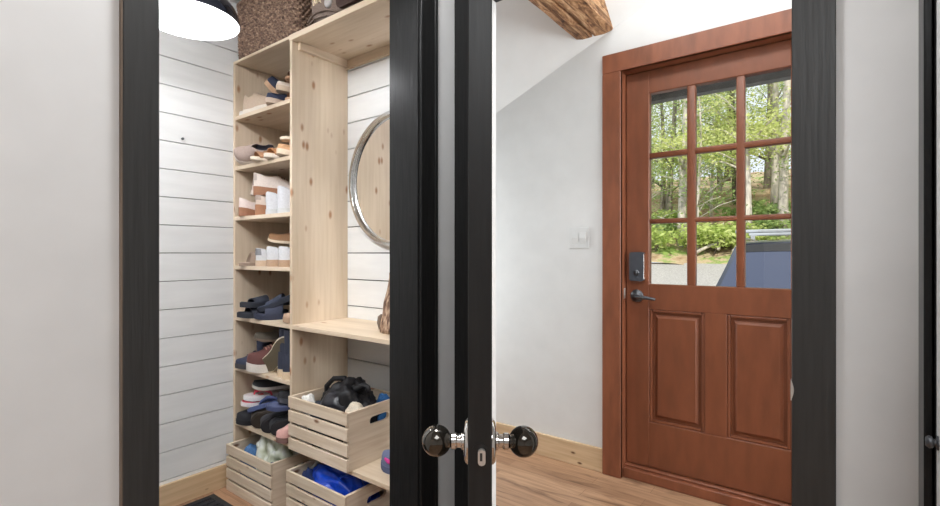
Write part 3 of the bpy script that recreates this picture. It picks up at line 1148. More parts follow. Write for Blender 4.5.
def shoe(kind, label, x, y, z, yaw, cu, cs, ci=(40, 38, 38), L=0.27, W=0.098, H=0.075, roll=0, pitch=0, group=None, sole=0.024, heel=0.0, wedge=0.0, cl=None, toe_h=0.55, trim=None, name=None, cb=None, ts=(0.22, 0.32, 0.42, 0.52)):
    nm = name or {'sneaker': 'sneaker', 'loafer': 'loafer', 'boot': 'boot', 'slide': 'slide_sandal', 'flip': 'flip_flop', 'sandal': 'sandal'}[kind]
    cat = {'sneaker': 'shoe', 'loafer': 'shoe', 'boot': 'boot', 'slide': 'sandal', 'flip': 'sandal', 'sandal': 'sandal'}[kind]
    t = place(nm, label, cat, (x, y, z), yaw, roll, pitch, group)
    if kind in ('sneaker', 'loafer', 'boot'):
        sole_mb(L, W, sole, heel, 1.07, 0.05, wedge).obj('sole', C_(*cs), t, angle=40)
        up, prof = upper_mb(L, W, H, sole, heel, wedge, toe_h)
        up.obj('upper', C_(*cu), t, True)
        if kind != 'boot':
            lining_mb(L, W, H, sole, heel, wedge, prof).obj('lining', C_(*ci), t, True)
        if kind == 'sneaker' or kind == 'boot':
            laces_mb(L, W, H, sole, heel, wedge, prof).obj('laces', C_(*(cl or cs)), t, True)
        if kind == 'boot':
            m = MB()
            rings = []
            hb = H * 2.3
            for i in range(9):
                zz = H * 0.45 + (hb - H * 0.45) * i / 8
                k = 1 + 0.10 * (i / 8) ** 2 + 0.02 * math.sin(i * 2.1)
                rings.append([(-0.27 * L + 0.185 * L * k * math.cos(a), 0.31 * W * k * math.sin(a) * 1.25, sole + zz) for a in [2 * PI * j / 20 for j in range(20)]])
            inner = [[(p[0] * 0.92 - 0.27 * L * 0.08, p[1] * 0.9, p[2] - 0.002 - dz) for p in rings[-1]] for dz in (0.0, 0.05)]
            m.loft(rings + inner, False)
            m.f.append(tuple(range(10 * 20, 11 * 20)))
            m.obj('shaft', C_(*cu), t, angle=60)
        if trim:
            for sgn in (-1, 1):
                m = MB()
                pts = []
                for q in ts:
                    wv = outline(L, W, q)
                    zb = shoe_zs(L, q, sole, heel, wedge)
                    pts.append(((q - 0.5) * L, sgn * (wv * 0.985 + 0.0012), zb + 0.012 + (q - ts[0]) * 0.08))
                m.tube(pts, [0.005, 0.008, 0.008, 0.005], 6)
                m.obj('side_stripe', C_(*trim), t, True)
        if kind == 'sneaker' and L > 0.15:
            m = MB()
            vs_ = [R(a) for a in (22, 38, 54, 68)]
            rows = []
            for q, sg in ((0.07, -1), (0.04, -1), (0.015, -1), (0.004, 0), (0.015, 1), (0.04, 1), (0.07, 1)):
                wv = outline(L, W, q)
                wt = wv * 0.5
                row = []
                for v in vs_:
                    y = wt + (wv - wt) * math.cos(v) ** 1.5
                    row.append(((q - 0.5) * L - 0.0022, sg * (y + 0.0022), shoe_zs(L, q, sole, heel, wedge) + interp(prof, q) * H * math.sin(v) ** 0.9))
                rows.append(row)
            m.grid(rows)
            m.obj('heel_tab', C_(*[int(c * 0.55 + d * 0.45) for c, d in zip(cu, ci)]), t, True)
        if cb:
            m = sole_mb(L * 0.96, W * 0.9, 0.004, 0, 1.05, 0.05, 0)
            m.v = [(a, b_, c - 0.003) for a, b_, c in m.v]
            m.obj('outsole', C_(*cb), t, angle=40)
    else:
        sole_mb(L, W, sole, heel, 1.04, 0.03, wedge).obj('sole', C_(*cs), t, angle=40)
        m = MB()
        rings = []
        for s in ST:
            wv = max(outline(L, W, s, 0.96), 0.0006)
            z1 = shoe_zs(L, s, sole, heel, wedge, 0.03)
            rings.append([((s - 0.5) * L * 0.97, -wv, z1 - 0.002), ((s - 0.5) * L * 0.97, -wv * 0.96, z1 + 0.003), ((s - 0.5) * L * 0.97, wv * 0.96, z1 + 0.003), ((s - 0.5) * L * 0.97, wv, z1 - 0.002)])
        m.loft(rings)
        m.obj('footbed', C_(*ci), t, angle=40)
        bands = []
        if kind == 'slide':
            m = MB()
            rings = []
            for i in range(6):
                q = 0.50 + 0.30 * i / 5
                wv = outline(L, W, q, 1.03)
                zb = shoe_zs(L, q, sole, heel, wedge, 0.03)
                bulge = H * (1 - 0.35 * i / 5)
                o_ = [((q - 0.5) * L, wv * math.cos(PI * k / 12), zb - 0.004 + bulge * math.sin(PI * k / 12) ** 0.8) for k in range(13)]
                rings.append(o_ + [(p[0], p[1] * 0.95, p[2] - 0.004) for p in o_[::-1]])
            m.loft(rings)
            bands.append(m)
        elif kind == 'flip':
            zb = shoe_zs(L, 0.8, sole, heel, wedge, 0.03)
            hf = [(0.24 * L, 0.10 * W, zb + 0.022), (0.12 * L, 0.32 * W, zb + 0.028), (0.0, 0.43 * W, zb + 0.012), (-0.03 * L, 0.42 * W, zb - 0.003)]
            pts = [(a, -b_, c) for a, b_, c in hf[::-1]] + [(0.28 * L, 0, zb + 0.012)] + hf
            m = MB()
            m.tube(pts, [0.005, 0.007, 0.008, 0.006, 0.005, 0.006, 0.008, 0.007, 0.005], 8)
            bands.append(m)
            m = MB()
            m.tube([(0.28 * L, 0, zb + 0.012), (0.30 * L, 0, zb - 0.004)], 0.004, 6)
            m.obj('toe_post', C_(*cu), t, True)
        else:
            for q, hh in ((0.30, 0.055), (0.60, 0.042), (0.76, 0.034)):
                m = MB()
                wv = outline(L, W, q, 1.02)
                zb = shoe_zs(L, q, sole, heel, wedge, 0.03)
                rings = []
                for dx, gr_ in ((-0.026, 0.97), (-0.013, 1.0), (0.013, 1.0), (0.026, 0.97)):
                    o_ = [((q - 0.5) * L + dx + 0.012 * math.sin(PI * k / 10), wv * gr_ * math.cos(PI * k / 10), zb + hh * gr_ * math.sin(PI * k / 10)) for k in range(11)]
                    rings.append(o_ + [(p[0], p[1] * 0.95, p[2] - 0.003) for p in o_[::-1]])
                m.loft(rings)
                bands.append(m)
        for m in bands:
            m.obj('strap', C_(*cu), t, angle=50)
    settle(t, z)
    return t

S1, S2, S3, S4, S5, S6, S7 = SHELF
G = lambda i: 'shoes on the pine shelves'
CREAM, WHITE, TAN, BEIGE = (226, 214, 200), (232, 232, 232), (196, 160, 126), (206, 184, 166)
NAVY, BLACK, BROWN, GREY = (44, 50, 72), (34, 34, 36), (120, 84, 58), (128, 122, 118)

# top shelf compartment
shoe('sneaker', 'tiny white slip-on shoe on the highest shoe shelf, beside the side panel', -2.398, 1.300, S1, 260, (216, 208, 200), (228, 222, 214), L=0.085, W=0.05, H=0.035, sole=0.008, name='baby_shoe', group='shoes on the highest shelf')
shoe('loafer', 'beige suede shoe with cream sole on the highest shoe shelf', -2.292, 1.300, S1, 8, (188, 166, 146), (222, 212, 200), (150, 128, 112), L=0.21, W=0.085, H=0.085, toe_h=0.62, group='shoes on the highest shelf')
shoe('loafer', 'navy canvas shoe with tan sole tipped up behind the beige shoe', -2.235, 1.395, S1 + 0.012, 250, NAVY, (196, 158, 128), (30, 34, 52), L=0.23, W=0.085, H=0.075, roll=-20, pitch=-33, group='shoes on the highest shelf')
shoe('loafer', 'navy canvas shoe lying flat near the divider on the highest shelf', -2.105, 1.352, S1, 262, NAVY, (200, 178, 160), (30, 34, 52), L=0.23, W=0.085, H=0.06, group='shoes on the highest shelf')
shoe('loafer', 'cream ballet flat resting on the navy shoe on the highest shelf', -2.075, 1.375, S1 + 0.062, 262, (228, 214, 200), (206, 184, 160), (176, 150, 128), L=0.21, W=0.078, H=0.05, group='shoes on the highest shelf')
shoe('sandal', 'tan heeled sandal beside the divider on the highest shelf', -1.995, 1.375, S1, 265, (164, 120, 90), (190, 156, 126), (206, 170, 140), L=0.22, W=0.08, heel=0.035, sole=0.012, group='shoes on the highest shelf')
shoe('sandal', 'brown strappy sandal lying on top of the tan heeled sandal', -2.000, 1.380, S1 + 0.105, 255, (120, 84, 62), (160, 122, 94), (190, 150, 122), L=0.21, W=0.08, sole=0.012, group='shoes on the highest shelf')
# second compartment
shoe('loafer', 'dark-lined shoe with beaded pale rim on its side, second shelf', -2.335, 1.312, S2, 225, (176, 156, 146), (214, 202, 192), (66, 66, 76), L=0.20, W=0.09, H=0.07, roll=-58, group='shoes on the second shelf')
shoe('sandal', 'tan strappy sandal in the middle of the second shoe shelf', -2.185, 1.330, S2, 255, (178, 132, 98), (222, 208, 190), (206, 172, 142), L=0.24, W=0.085, sole=0.014, group='shoes on the second shelf')
shoe('sandal', 'copper strappy sandal second from the divider on the second shelf', -2.095, 1.340, S2, 265, (190, 138, 96), (226, 214, 198), (214, 178, 144), L=0.24, W=0.085, sole=0.018, group='shoes on the second shelf')
shoe('loafer', 'tan leather flat beside the divider on the second shoe shelf', -1.998, 1.345, S2, 265, (206, 160, 118), (224, 204, 180), (180, 140, 108), L=0.24, W=0.08, H=0.055, group='shoes on the second shelf')
shoe('flip', 'cream flat sandal lying on top of the tan leather flat', -2.015, 1.380, S2 + 0.085, 255, (214, 194, 170), (232, 218, 196), (236, 222, 202), L=0.24, W=0.08, sole=0.012, pitch=8, group='shoes on the second shelf')
# third compartment
shoe('loafer', 'pale pink slip-on with brown heel at the left of the third shelf', -2.350, 1.335, S3, 80, (222, 204, 196), (150, 104, 78), (160, 140, 132), L=0.20, W=0.085, H=0.05, heel=0.02, group='shoes on the third shelf')
shoe('sneaker', 'beige sneaker with brown wedge behind the pink slip-on, third shelf', -2.252, 1.375, S3, 85, (214, 196, 182), (164, 116, 86), (140, 120, 110), L=0.22, W=0.09, H=0.055, wedge=0.03, group='shoes on the third shelf')
shoe('sneaker', 'cream sneaker with brown sole piled on top of the third shelf shoes', -2.225, 1.365, S3 + 0.100, 60, (224, 210, 200), (158, 112, 84), (150, 130, 120), L=0.23, W=0.09, H=0.07, wedge=0.02, group='shoes on the third shelf')
shoe('sneaker', 'greyed pink sneaker behind the cream one on the third shelf', -2.330, 1.400, S3 + 0.088, 70, (198, 178, 170), (214, 200, 190), (92, 80, 78), L=0.22, W=0.085, H=0.06, pitch=8, group='shoes on the third shelf')
shoe('sneaker', 'white sneaker heel-out on the third shelf, left of its twin', -2.135, 1.378, S3, 85, (214, 214, 217), (206, 206, 206), (206, 206, 210), L=0.25, W=0.092, H=0.085, trim=(30, 30, 32), group='shoes on the third shelf')
shoe('sneaker', 'white sneaker heel-out with black side stripe, third shelf nearest the divider', -2.030, 1.378, S3, 80, (212, 212, 216), (206, 206, 206), (206, 206, 210), L=0.25, W=0.095, H=0.105, trim=(24, 24, 26), group='shoes on the third shelf')
# fourth compartment
shoe('sandal', 'grey-beige sandal at the left of the fourth shoe shelf', -2.335, 1.340, S4, 80, (172, 152, 136), (150, 130, 114), (190, 168, 150), L=0.22, W=0.085, sole=0.014, group='shoes on the fourth shelf')
shoe('sneaker', 'white sneaker with black lining on the fourth shelf, heel-out', -2.235, 1.372, S4, 85, (210, 210, 211), (206, 178, 152), (44, 44, 50), L=0.23, W=0.085, H=0.062, sole=0.028, group='shoes on the fourth shelf')
shoe('sneaker', 'white tan-soled sneaker in the middle of the fourth shelf', -2.130, 1.372, S4, 87, (216, 216, 218), (190, 158, 130), (214, 214, 216), L=0.24, W=0.09, H=0.066, sole=0.032, group='shoes on the fourth shelf')
shoe('sneaker', 'white tan-soled sneaker next to the divider on the fourth shelf', -2.030, 1.372, S4, 87, (214, 214, 216), (184, 152, 124), (214, 214, 216), L=0.24, W=0.09, H=0.066, sole=0.032, group='shoes on the fourth shelf')
shoe('loafer', 'brown clog with pale sole lying across the white sneakers', -2.120, 1.385, S4 + 0.098, 215, (146, 108, 76), (222, 204, 180), (86, 62, 46), L=0.26, W=0.10, H=0.055, pitch=-4, sole=0.012, group='shoes on the fourth shelf')
# fifth compartment
shoe('slide', 'charcoal slide sandal at the left of the fifth shelf, underneath', -2.315, 1.335, S5, 262, (50, 54, 66), (44, 46, 54), (52, 56, 68), L=0.25, W=0.10, H=0.05, group='shoes on the fifth shelf')
shoe('slide', 'charcoal slide sandal stacked on the other at the left of the fifth shelf', -2.305, 1.345, S5 + 0.046, 262, (46, 50, 62), (40, 42, 50), (50, 54, 66), L=0.25, W=0.10, H=0.04, roll=4, group='shoes on the fifth shelf')
shoe('slide', 'navy slide sandal lying flat in the middle of the fifth shelf', -2.165, 1.350, S5, 235, (54, 59, 78), (50, 54, 72), (50, 54, 72), L=0.26, W=0.10, H=0.06, group='shoes on the fifth shelf')
shoe('slide', 'navy slide sandal leaning steeply on its twin, fifth shelf', -2.160, 1.365, S5 + 0.030, 225, (50, 56, 74), (42, 46, 58), (58, 65, 84), L=0.27, W=0.10, H=0.03, pitch=24, group='shoes on the fifth shelf')
shoe('boot', 'small tan boot beside the divider on the fifth shelf', -1.990, 1.320, S5, 262, (186, 156, 132), (176, 146, 120), L=0.14, W=0.07, H=0.04, group='shoes on the fifth shelf', cl=(150, 120, 96))
# sixth compartment
shoe('boot', 'navy ankle boot at the left of the sixth shelf', -2.352, 1.312, S6, 275, (52, 58, 80), (70, 66, 68), L=0.20, W=0.095, H=0.052, group='shoes on the sixth shelf', cl=(40, 42, 56))
shoe('sneaker', 'maroon sneaker with thick white sole on the sixth shelf', -2.222, 1.335, S6, 258, (92, 54, 50), (218, 210, 202), (60, 44, 42), L=0.25, W=0.105, H=0.095, sole=0.040, cl=(150, 110, 96), group='shoes on the sixth shelf')
shoe('sneaker', 'olive-soled sneaker with cream rim leaning against the maroon one', -2.105, 1.285, S6, 8, (86, 76, 62), (226, 212, 190), (62, 54, 46), L=0.25, W=0.105, H=0.05, sole=0.036, roll=-68, pitch=-38, cb=(98, 88, 70), group='shoes on the sixth shelf')
shoe('loafer', 'dark olive slipper lying on top of the sixth shelf pile', -2.225, 1.390, S6 + 0.138, 240, (84, 76, 66), (112, 96, 82), (60, 54, 48), L=0.27, W=0.10, H=0.05, sole=0.012, group='shoes on the sixth shelf')
shoe('boot', 'tall navy boot with tan sole on the sixth shelf, farther from the divider', -2.062, 1.378, S6, 84, (52, 56, 72), (214, 190, 160), L=0.22, W=0.08, H=0.082, sole=0.034, group='shoes on the sixth shelf', cl=(44, 48, 62))
shoe('boot', 'tall navy boot with tan sole on the sixth shelf, against the divider', -1.996, 1.362, S6, 84, (48, 52, 68), (218, 194, 164), L=0.22, W=0.076, H=0.082, sole=0.034, group='shoes on the sixth shelf', cl=(44, 48, 62))
# seventh compartment, piled
shoe('sneaker', 'black shoe at the bottom left of the lowest shoe shelf pile', -2.345, 1.328, S7, 265, (38, 38, 44), (30, 30, 34), L=0.22, W=0.095, H=0.07, cl=(70, 70, 78), group='shoes piled on the lowest shelf')
shoe('flip', 'red and white striped sandal on the black shoe, lowest shelf pile', -2.315, 1.345, S7 + 0.094, 260, (206, 58, 78), (226, 218, 218), (214, 76, 92), L=0.23, W=0.095, sole=0.020, group='shoes piled on the lowest shelf')
shoe('flip', 'white sandal with red strap above the striped one, lowest shelf pile', -2.300, 1.352, S7 + 0.122, 255, (208, 64, 82), (230, 224, 224), (226, 216, 216), L=0.23, W=0.095, sole=0.020, group='shoes piled on the lowest shelf')
shoe('sneaker', 'black canvas sneaker with white sole at the top of the lowest pile', -2.235, 1.375, S7 + 0.176, 235, (40, 40, 44), (208, 200, 190), (26, 26, 30), L=0.25, W=0.09, H=0.045, sole=0.016, group='shoes piled on the lowest shelf')
shoe('sneaker', 'black sneaker near the divider at the top of the lowest pile', -2.045, 1.385, S7 + 0.150, 265, (36, 36, 40), (64, 64, 72), (24, 24, 28), L=0.25, W=0.095, H=0.06, cl=(190, 190, 196), group='shoes piled on the lowest shelf')
shoe('flip', 'slate blue flip-flop tilted in the middle of the lowest shelf pile', -2.210, 1.345, S7 + 0.062, 245, (72, 84, 128), (72, 84, 124), (78, 88, 126), L=0.26, W=0.10, sole=0.018, roll=25, pitch=12, group='shoes piled on the lowest shelf')
shoe('flip', 'slate blue flip-flop lying high near the divider, lowest shelf pile', -2.055, 1.340, S7 + 0.125, 255, (80, 88, 124), (66, 74, 108), (84, 92, 124), L=0.25, W=0.10, sole=0.018, group='shoes piled on the lowest shelf')
shoe('loafer', 'dark brown clog standing on its side at the front of the lowest shelf', -2.175, 1.330, S7, 60, (72, 60, 50), (58, 50, 44), (40, 34, 30), L=0.24, W=0.115, H=0.05, roll=-72, pitch=-8, cb=(70, 60, 52), group='shoes piled on the lowest shelf')
shoe('loafer', 'charcoal slipper on its side next to the brown clog, lowest shelf', -2.090, 1.325, S7, 62, (62, 60, 64), (50, 48, 52), (38, 36, 40), L=0.23, W=0.105, H=0.045, roll=-74, pitch=-8, cb=(58, 56, 60), group='shoes piled on the lowest shelf')
shoe('loafer', 'black slipper on its side near the divider, lowest shelf', -2.028, 1.330, S7, 66, (46, 46, 50), (40, 40, 44), (30, 30, 34), L=0.22, W=0.105, H=0.04, roll=-76, pitch=-8, cb=(48, 48, 52), group='shoes piled on the lowest shelf')
shoe('loafer', 'small pink patterned shoe against the divider on the lowest shelf', -1.982, 1.285, S7, 262, (206, 160, 152), (120, 90, 84), (92, 70, 66), L=0.15, W=0.06, H=0.065, group='shoes piled on the lowest shelf')
# small silver buckle lying at the shelf edge
bu = thing('metal_buckle', 'small silver buckle at the front edge of the lowest shoe shelf', 'buckle', (-2.005, 1.268, S7))
m = MB()
m.tube([(0.022 * math.cos(a), 0.012 * math.sin(a), 0.005) for a in [2 * PI * i / 20 for i in range(21)]], 0.0035, 6, False)
m.obj('ring', silver, bu, True)
m = MB()
m.tube([(-0.022, 0, 0.006), (0.03, 0.003, 0.004)], 0.0025, 6)
m.obj('prong', silver, bu, True)

# shoe on the low shelf, right of the crate; shoe on the floor
shoe('sneaker', 'grey-blue sneaker with pink side on the low shelf right of the crate', -1.345, 1.375, 0.310, 196, (104, 112, 142), (84, 92, 122), (56, 56, 70), L=0.22, W=0.09, H=0.085, trim=(206, 60, 140), ts=(0.60, 0.68, 0.76, 0.84))
shoe('sneaker', 'lavender sneaker on the floor right of the crate with the blue bag', -1.42, 1.32, 0.0, 255, (170, 164, 192), (206, 200, 214), (92, 88, 110), L=0.25, W=0.10, H=0.10)

# ------------------------------------------------------------------ things in the crates
bk_m = cloth('backpack_black', 22, 22, 26, 0.55)
bk2 = cloth('backpack_nylon', 34, 34, 40, 0.35)
CZ = 0.310 + 0.015
cx, cy = -1.721, 1.378
# black backpack
bp_ = thing('backpack', 'crumpled black backpack in the upper crate', 'backpack', (cx + 0.015, cy + 0.005, CZ))
m = blob((0.29, 0.24, 0.285), 3, 0.27, 2.1, 5)
m.obj('body', bk_m, bp_, True)
m = blob((0.15, 0.10, 0.13), 5, 0.15, 2.0)
m.xf(Matrix.Translation((0.0, -0.075, 0.125)))
m.obj('front_pocket', bk2, bp_, True)
m = MB()
m.tube([(-0.13, -0.02, 0.19), (-0.115, -0.03, 0.25), (-0.08, -0.02, 0.285), (-0.03, 0.0, 0.29), (0.01, 0.0, 0.262)], 0.012, 8)
m.obj('strap', bk_m, bp_, True)
m = MB()
m.tube([(0.02, -0.02, 0.262), (0.07, -0.01, 0.262), (0.10, 0.0, 0.282), (0.125, 0.0, 0.276), (0.13, 0.0, 0.255)], [0.014, 0.016, 0.012, 0.010, 0.012], 8)
m.obj('strap', bk_m, bp_, True)
m = MB()
m.tube([(-0.06, -0.11, 0.165), (-0.02, -0.125, 0.19), (0.03, -0.125, 0.2), (0.07, -0.10, 0.19)], 0.004, 6)
m.obj('zipper', bk2, bp_, True)
# dark cloth under it
m = blob((0.19, 0.14, 0.185), 11, 0.15, 3.0)
m.xf(Matrix.Translation((cx - 0.095, cy - 0.055, CZ)))
tag(m.obj('folded_jacket', cloth('jacket_charcoal', 58, 62, 72), None, True), 'charcoal cloth jacket in the upper crate, left of the backpack', 'jacket')
m = blob((0.10, 0.08, 0.22), 13, 0.18, 2.6)
m.xf(Matrix.Translation((cx - 0.135, cy - 0.098, CZ)))
tag(m.obj('cloth_glove', cloth('glove_white', 226, 222, 216), None, True), 'white cloth glove at the left end of the upper crate', 'glove')
m = blob((0.12, 0.09, 0.225), 17, 0.15, 2.6)
m.xf(Matrix.Translation((cx + 0.13, cy - 0.055, CZ)))
tag(m.obj('knit_hat', cloth('hat_cream', 206, 194, 174), None, True), 'cream knit hat at the right end of the upper crate', 'hat')
m = blob((0.09, 0.10, 0.225), 19, 0.2, 2.6)
m.xf(Matrix.Translation((cx + 0.138, cy + 0.092, CZ)))
tag(m.obj('folded_scarf', cloth('scarf_blue', 42, 96, 152), None, True), 'bright blue scarf in the rear corner of the upper crate', 'scarf')
# left floor crate: clear plastic bag, blue cloth, dark cloth
lx, ly = -2.209, 1.342
pm, t, b = newmat('clear_plastic')
b.inputs['Base Color'].default_value = srgb(214, 220, 214)
b.inputs['Roughness'].default_value = 0.18
n = N(t, 'ShaderNodeTexNoise')
n.inputs['Scale'].default_value = 14
rp = ramp(t, [(0.35, srgb(120, 128, 100)), (0.5, srgb(196, 200, 178)), (0.7, srgb(236, 240, 240))])
t.links.new(coords(t), n.inputs['Vector'])
t.links.new(n.outputs[0], rp.inputs[0])
t.links.new(rp.outputs[0], b.inputs['Base Color'])
m = blob((0.27, 0.19, 0.285), 23, 0.28, 2.8, 5)
m.xf(Matrix.Translation((lx + 0.012, ly + 0.005, 0.015)))
tag(m.obj('plastic_bag', pm, None, True), 'crinkled clear plastic bag of green and white things in the left floor crate', 'bag')
m = blob((0.12, 0.10, 0.20), 27, 0.2, 2.8)
m.xf(Matrix.Translation((lx - 0.115, ly - 0.065, 0.015)))
tag(m.obj('folded_cloth', cloth('cloth_blue', 74, 112, 158), None, True), 'blue folded cloth at the left end of the left floor crate', 'cloth')
m = blob((0.15, 0.10, 0.17), 29, 0.2, 2.8)
m.xf(Matrix.Translation((lx + 0.10, ly - 0.07, 0.015)))
tag(m.obj('wool_scarf', cloth('scarf_grey', 84, 84, 96), None, True), 'grey scarf at the right front of the left floor crate', 'scarf')
# middle floor crate: shiny blue bag with straps
bxm, t, b = newmat('shiny_blue')
b.inputs['Base Color'].default_value = srgb(24, 70, 196)
b.inputs['Roughness'].default_value = 0.28
n = N(t, 'ShaderNodeTexNoise')
n.inputs['Scale'].default_value = 40
t.links.new(coords(t), n.inputs['Vector'])
rp = ramp(t, [(0.3, srgb(20, 60, 176)), (0.7, srgb(32, 84, 214))])
t.links.new(n.outputs[0], rp.inputs[0])
t.links.new(rp.outputs[0], b.inputs['Base Color'])
mx, my = -1.716, 1.355
bb = thing('tote_bag', 'shiny bright blue tote bag crumpled in the floor crate', 'bag', (mx + 0.005, my, 0.015))
b2 = bmesh.new()
bmesh.ops.create_icosphere(b2, subdivisions=5, radius=1)
for v in b2.verts:
    dd = v.co.normalized()
    f1 = abs(noise.noise(Vector((dd.x * 1.6 + dd.z * 1.3, dd.y * 2.4, dd.z * 1.0)) * 1.4 + Vector((4.1, 2.2, 7.0))))
    k = 1 + 0.16 * noise.noise(dd * 1.5 + Vector((2, 5, 1))) - 0.35 * f1 + 0.12
    p = dd * k
    p.z = max(p.z, -0.7)
    # pillowy, squared-off sides
    v.co = Vector((math.copysign(abs(p.x) ** 0.8, p.x) * 0.16, math.copysign(abs(p.y) ** 0.8, p.y) * 0.115, (p.z + 0.7) * 0.142))
m = MB().bm(b2)
m.obj('body', bxm, bb, True)
m = MB()
m.tube([(-0.155, -0.06, 0.19), (-0.14, -0.02, 0.225), (-0.12, 0.03, 0.25), (-0.10, 0.07, 0.255), (-0.07, 0.10, 0.24)], 0.006, 8)
m.obj('handle', cloth('webbing_cream', 206, 202, 190), bb, True)['label'] = 'cream webbing handle'
m = MB()
m.tube([(0.04, -0.09, 0.19), (0.075, -0.06, 0.225), (0.12, -0.01, 0.225), (0.14, 0.05, 0.20)], 0.007, 8)
m.obj('handle', bxm, bb, True)
m = blob((0.12, 0.09, 0.205), 31, 0.2, 2.8)
m.xf(Matrix.Translation((mx - 0.125, my - 0.08, 0.015)))
tag(m.obj('folded_towel', cloth('towel_navy', 30, 48, 96), None, True), 'dark navy towel at the left of the shiny blue bag', 'towel')

# mottled brown bag on the bench beside the doorway post
bs = thing('hand_bag', 'mottled brown fabric bag standing on the bench below the mirror', 'bag', (-1.375, 1.40, 0.8505))
mm_, t, b = newmat('mottled_brown')
n = N(t, 'ShaderNodeTexNoise')
n.inputs['Scale'].default_value = 75
n.inputs['Detail'].default_value = 4
t.links.new(coords(t, (1, 1, 0.4)), n.inputs['Vector'])
rp = ramp(t, [(0.35, srgb(92, 68, 54)), (0.5, srgb(150, 120, 98)), (0.65, srgb(196, 170, 144))])
t.links.new(n.outputs[0], rp.inputs[0])
t.links.new(rp.outputs[0], b.inputs['Base Color'])
b.inputs['Roughness'].default_value = 0.85
m = MB()
rings = []
for i in range(15):
    f = i / 14
    wv, dv = 0.235 * (1 - 0.30 * f), 0.14 * (1 - 0.55 * f)
    ring = []
    for a in range(28):
        an = 2 * PI * a / 28
        k = 1 + 0.10 * noise.noise(Vector((math.cos(an) * 2, math.sin(an) * 2, f * 5)))
        ring.append((0.5 * wv * k * math.copysign(abs(math.cos(an)) ** 0.7, math.cos(an)), 0.5 * dv * k * math.copysign(abs(math.sin(an)) ** 0.7, math.sin(an)), 0.24 * f))
    rings.append(ring)
m.loft(rings)
m.obj('body', mm_, bs, True)
m = MB()
m.tube([(-0.128, -0.02, 0.004), (-0.134, -0.02, 0.03), (-0.13, -0.02, 0.055), (-0.12, -0.02, 0.064)], [0.006, 0.010, 0.009, 0.005], 8)
m.obj('tassel', cloth('tassel_grey', 128, 112, 100), bs, True)
m = MB()
m.tube([(-0.08, 0, 0.22), (-0.06, 0, 0.28), (0, 0, 0.30), (0.06, 0, 0.28), (0.08, 0, 0.22)], 0.007, 8)
m.obj('handle', mm_, bs, True)

# ================================================================== OUTSIDE
def ground_h(x, y):
    h = -0.35
    if y > 9.5:
        h += 0.20 * (min(y, 15.4) - 9.5)
    if y > 15.4:
        h += 0.36 * (min(y, 24) - 15.4)
    if y > 24:
        h += 0.16 * (y - 24)
    return h
def gravel():
    m_, t, b = newmat('pale_gravel')
    n = N(t, 'ShaderNodeTexNoise')
    n.inputs['Scale'].default_value = 26
    n.inputs['Detail'].default_value = 8
    n.inputs['Roughness'].default_value = 0.7
    t.links.new(coords(t), n.inputs['Vector'])
    rp = ramp(t, [(0.3, srgb(132, 129, 126)), (0.7, srgb(192, 189, 186))])
    t.links.new(n.outputs[0], rp.inputs[0])
    t.links.new(rp.outputs[0], b.inputs['Base Color'])
    b.inputs['Roughness'].default_value = 0.95
    return m_
def litter():
    m_, t, b = newmat('forest_floor')
    n = N(t, 'ShaderNodeTexNoise')
    n.inputs['Scale'].default_value = 1.1
    n.inputs['Detail'].default_value = 9
    n.inputs['Roughness'].default_value = 0.72
    t.links.new(coords(t), n.inputs['Vector'])
    rp = ramp(t, [(0.33, srgb(92, 74, 54)), (0.44, srgb(160, 134, 104)), (0.52, srgb(186, 166, 136)), (0.58, srgb(128, 148, 78)), (0.72, srgb(150, 178, 92))])
    t.links.new(n.outputs[0], rp.inputs[0])
    t.links.new(rp.outputs[0], b.inputs['Base Color'])
    b.inputs['Roughness'].default_value = 0.95
    return m_
def terrain(x0, x1, y0, y1, nx, ny, amp):
    m = MB()
    rows = []
    for j in range(ny + 1):
        y = y0 + (y1 - y0) * j / ny
        rows.append([(x0 + (x1 - x0) * i / nx, y, ground_h(0, y) + amp * noise.noise(Vector(((x0 + (x1 - x0) * i / nx) * 0.5, y * 0.5, 3)))) for i in range(nx + 1)])
    m.grid(rows)
    return m
struct('ground_drive', terrain(-30, 25, 2.63, 15.5, 40, 40, 0.03), gravel(), 'pale gravel driveway outside the front door', 'driveway', True)
struct('ground_hill', terrain(-34, 30, 15.3, 62, 70, 60, 0.35), litter(), 'wooded hillside with brown leaf litter behind the driveway', 'hillside', True)

def leafmat(name, c1, c2):
    m_, t, b = newmat(name)
    oi = N(t, 'ShaderNodeTexNoise')
    oi.inputs['Scale'].default_value = 2.5
    t.links.new(coords(t), oi.inputs['Vector'])
    rp = ramp(t, [(0.35, c1), (0.65, c2)])
    t.links.new(oi.outputs[0], rp.inputs[0])
    t.links.new(rp.outputs[0], b.inputs['Base Color'])
    b.inputs['Roughness'].default_value = 0.6
    out = t.nodes['Material Output']
    tl = N(t, 'ShaderNodeBsdfTranslucent')
    t.links.new(rp.outputs[0], tl.inputs[0])
    ms = N(t, 'ShaderNodeMixShader')
    ms.inputs[0].default_value = 0.4
    t.links.new(b.outputs[0], ms.inputs[1])
    t.links.new(tl.outputs[0], ms.inputs[2])
    t.links.new(ms.outputs[0], out.inputs[0])
    return m_
leaf_m = [leafmat('leaf_spring', srgb(176, 198, 104), srgb(216, 226, 150)), leafmat('leaf_lime', srgb(192, 206, 112), srgb(226, 230, 164)), leafmat('leaf_green', srgb(118, 146, 82), srgb(168, 188, 114))]
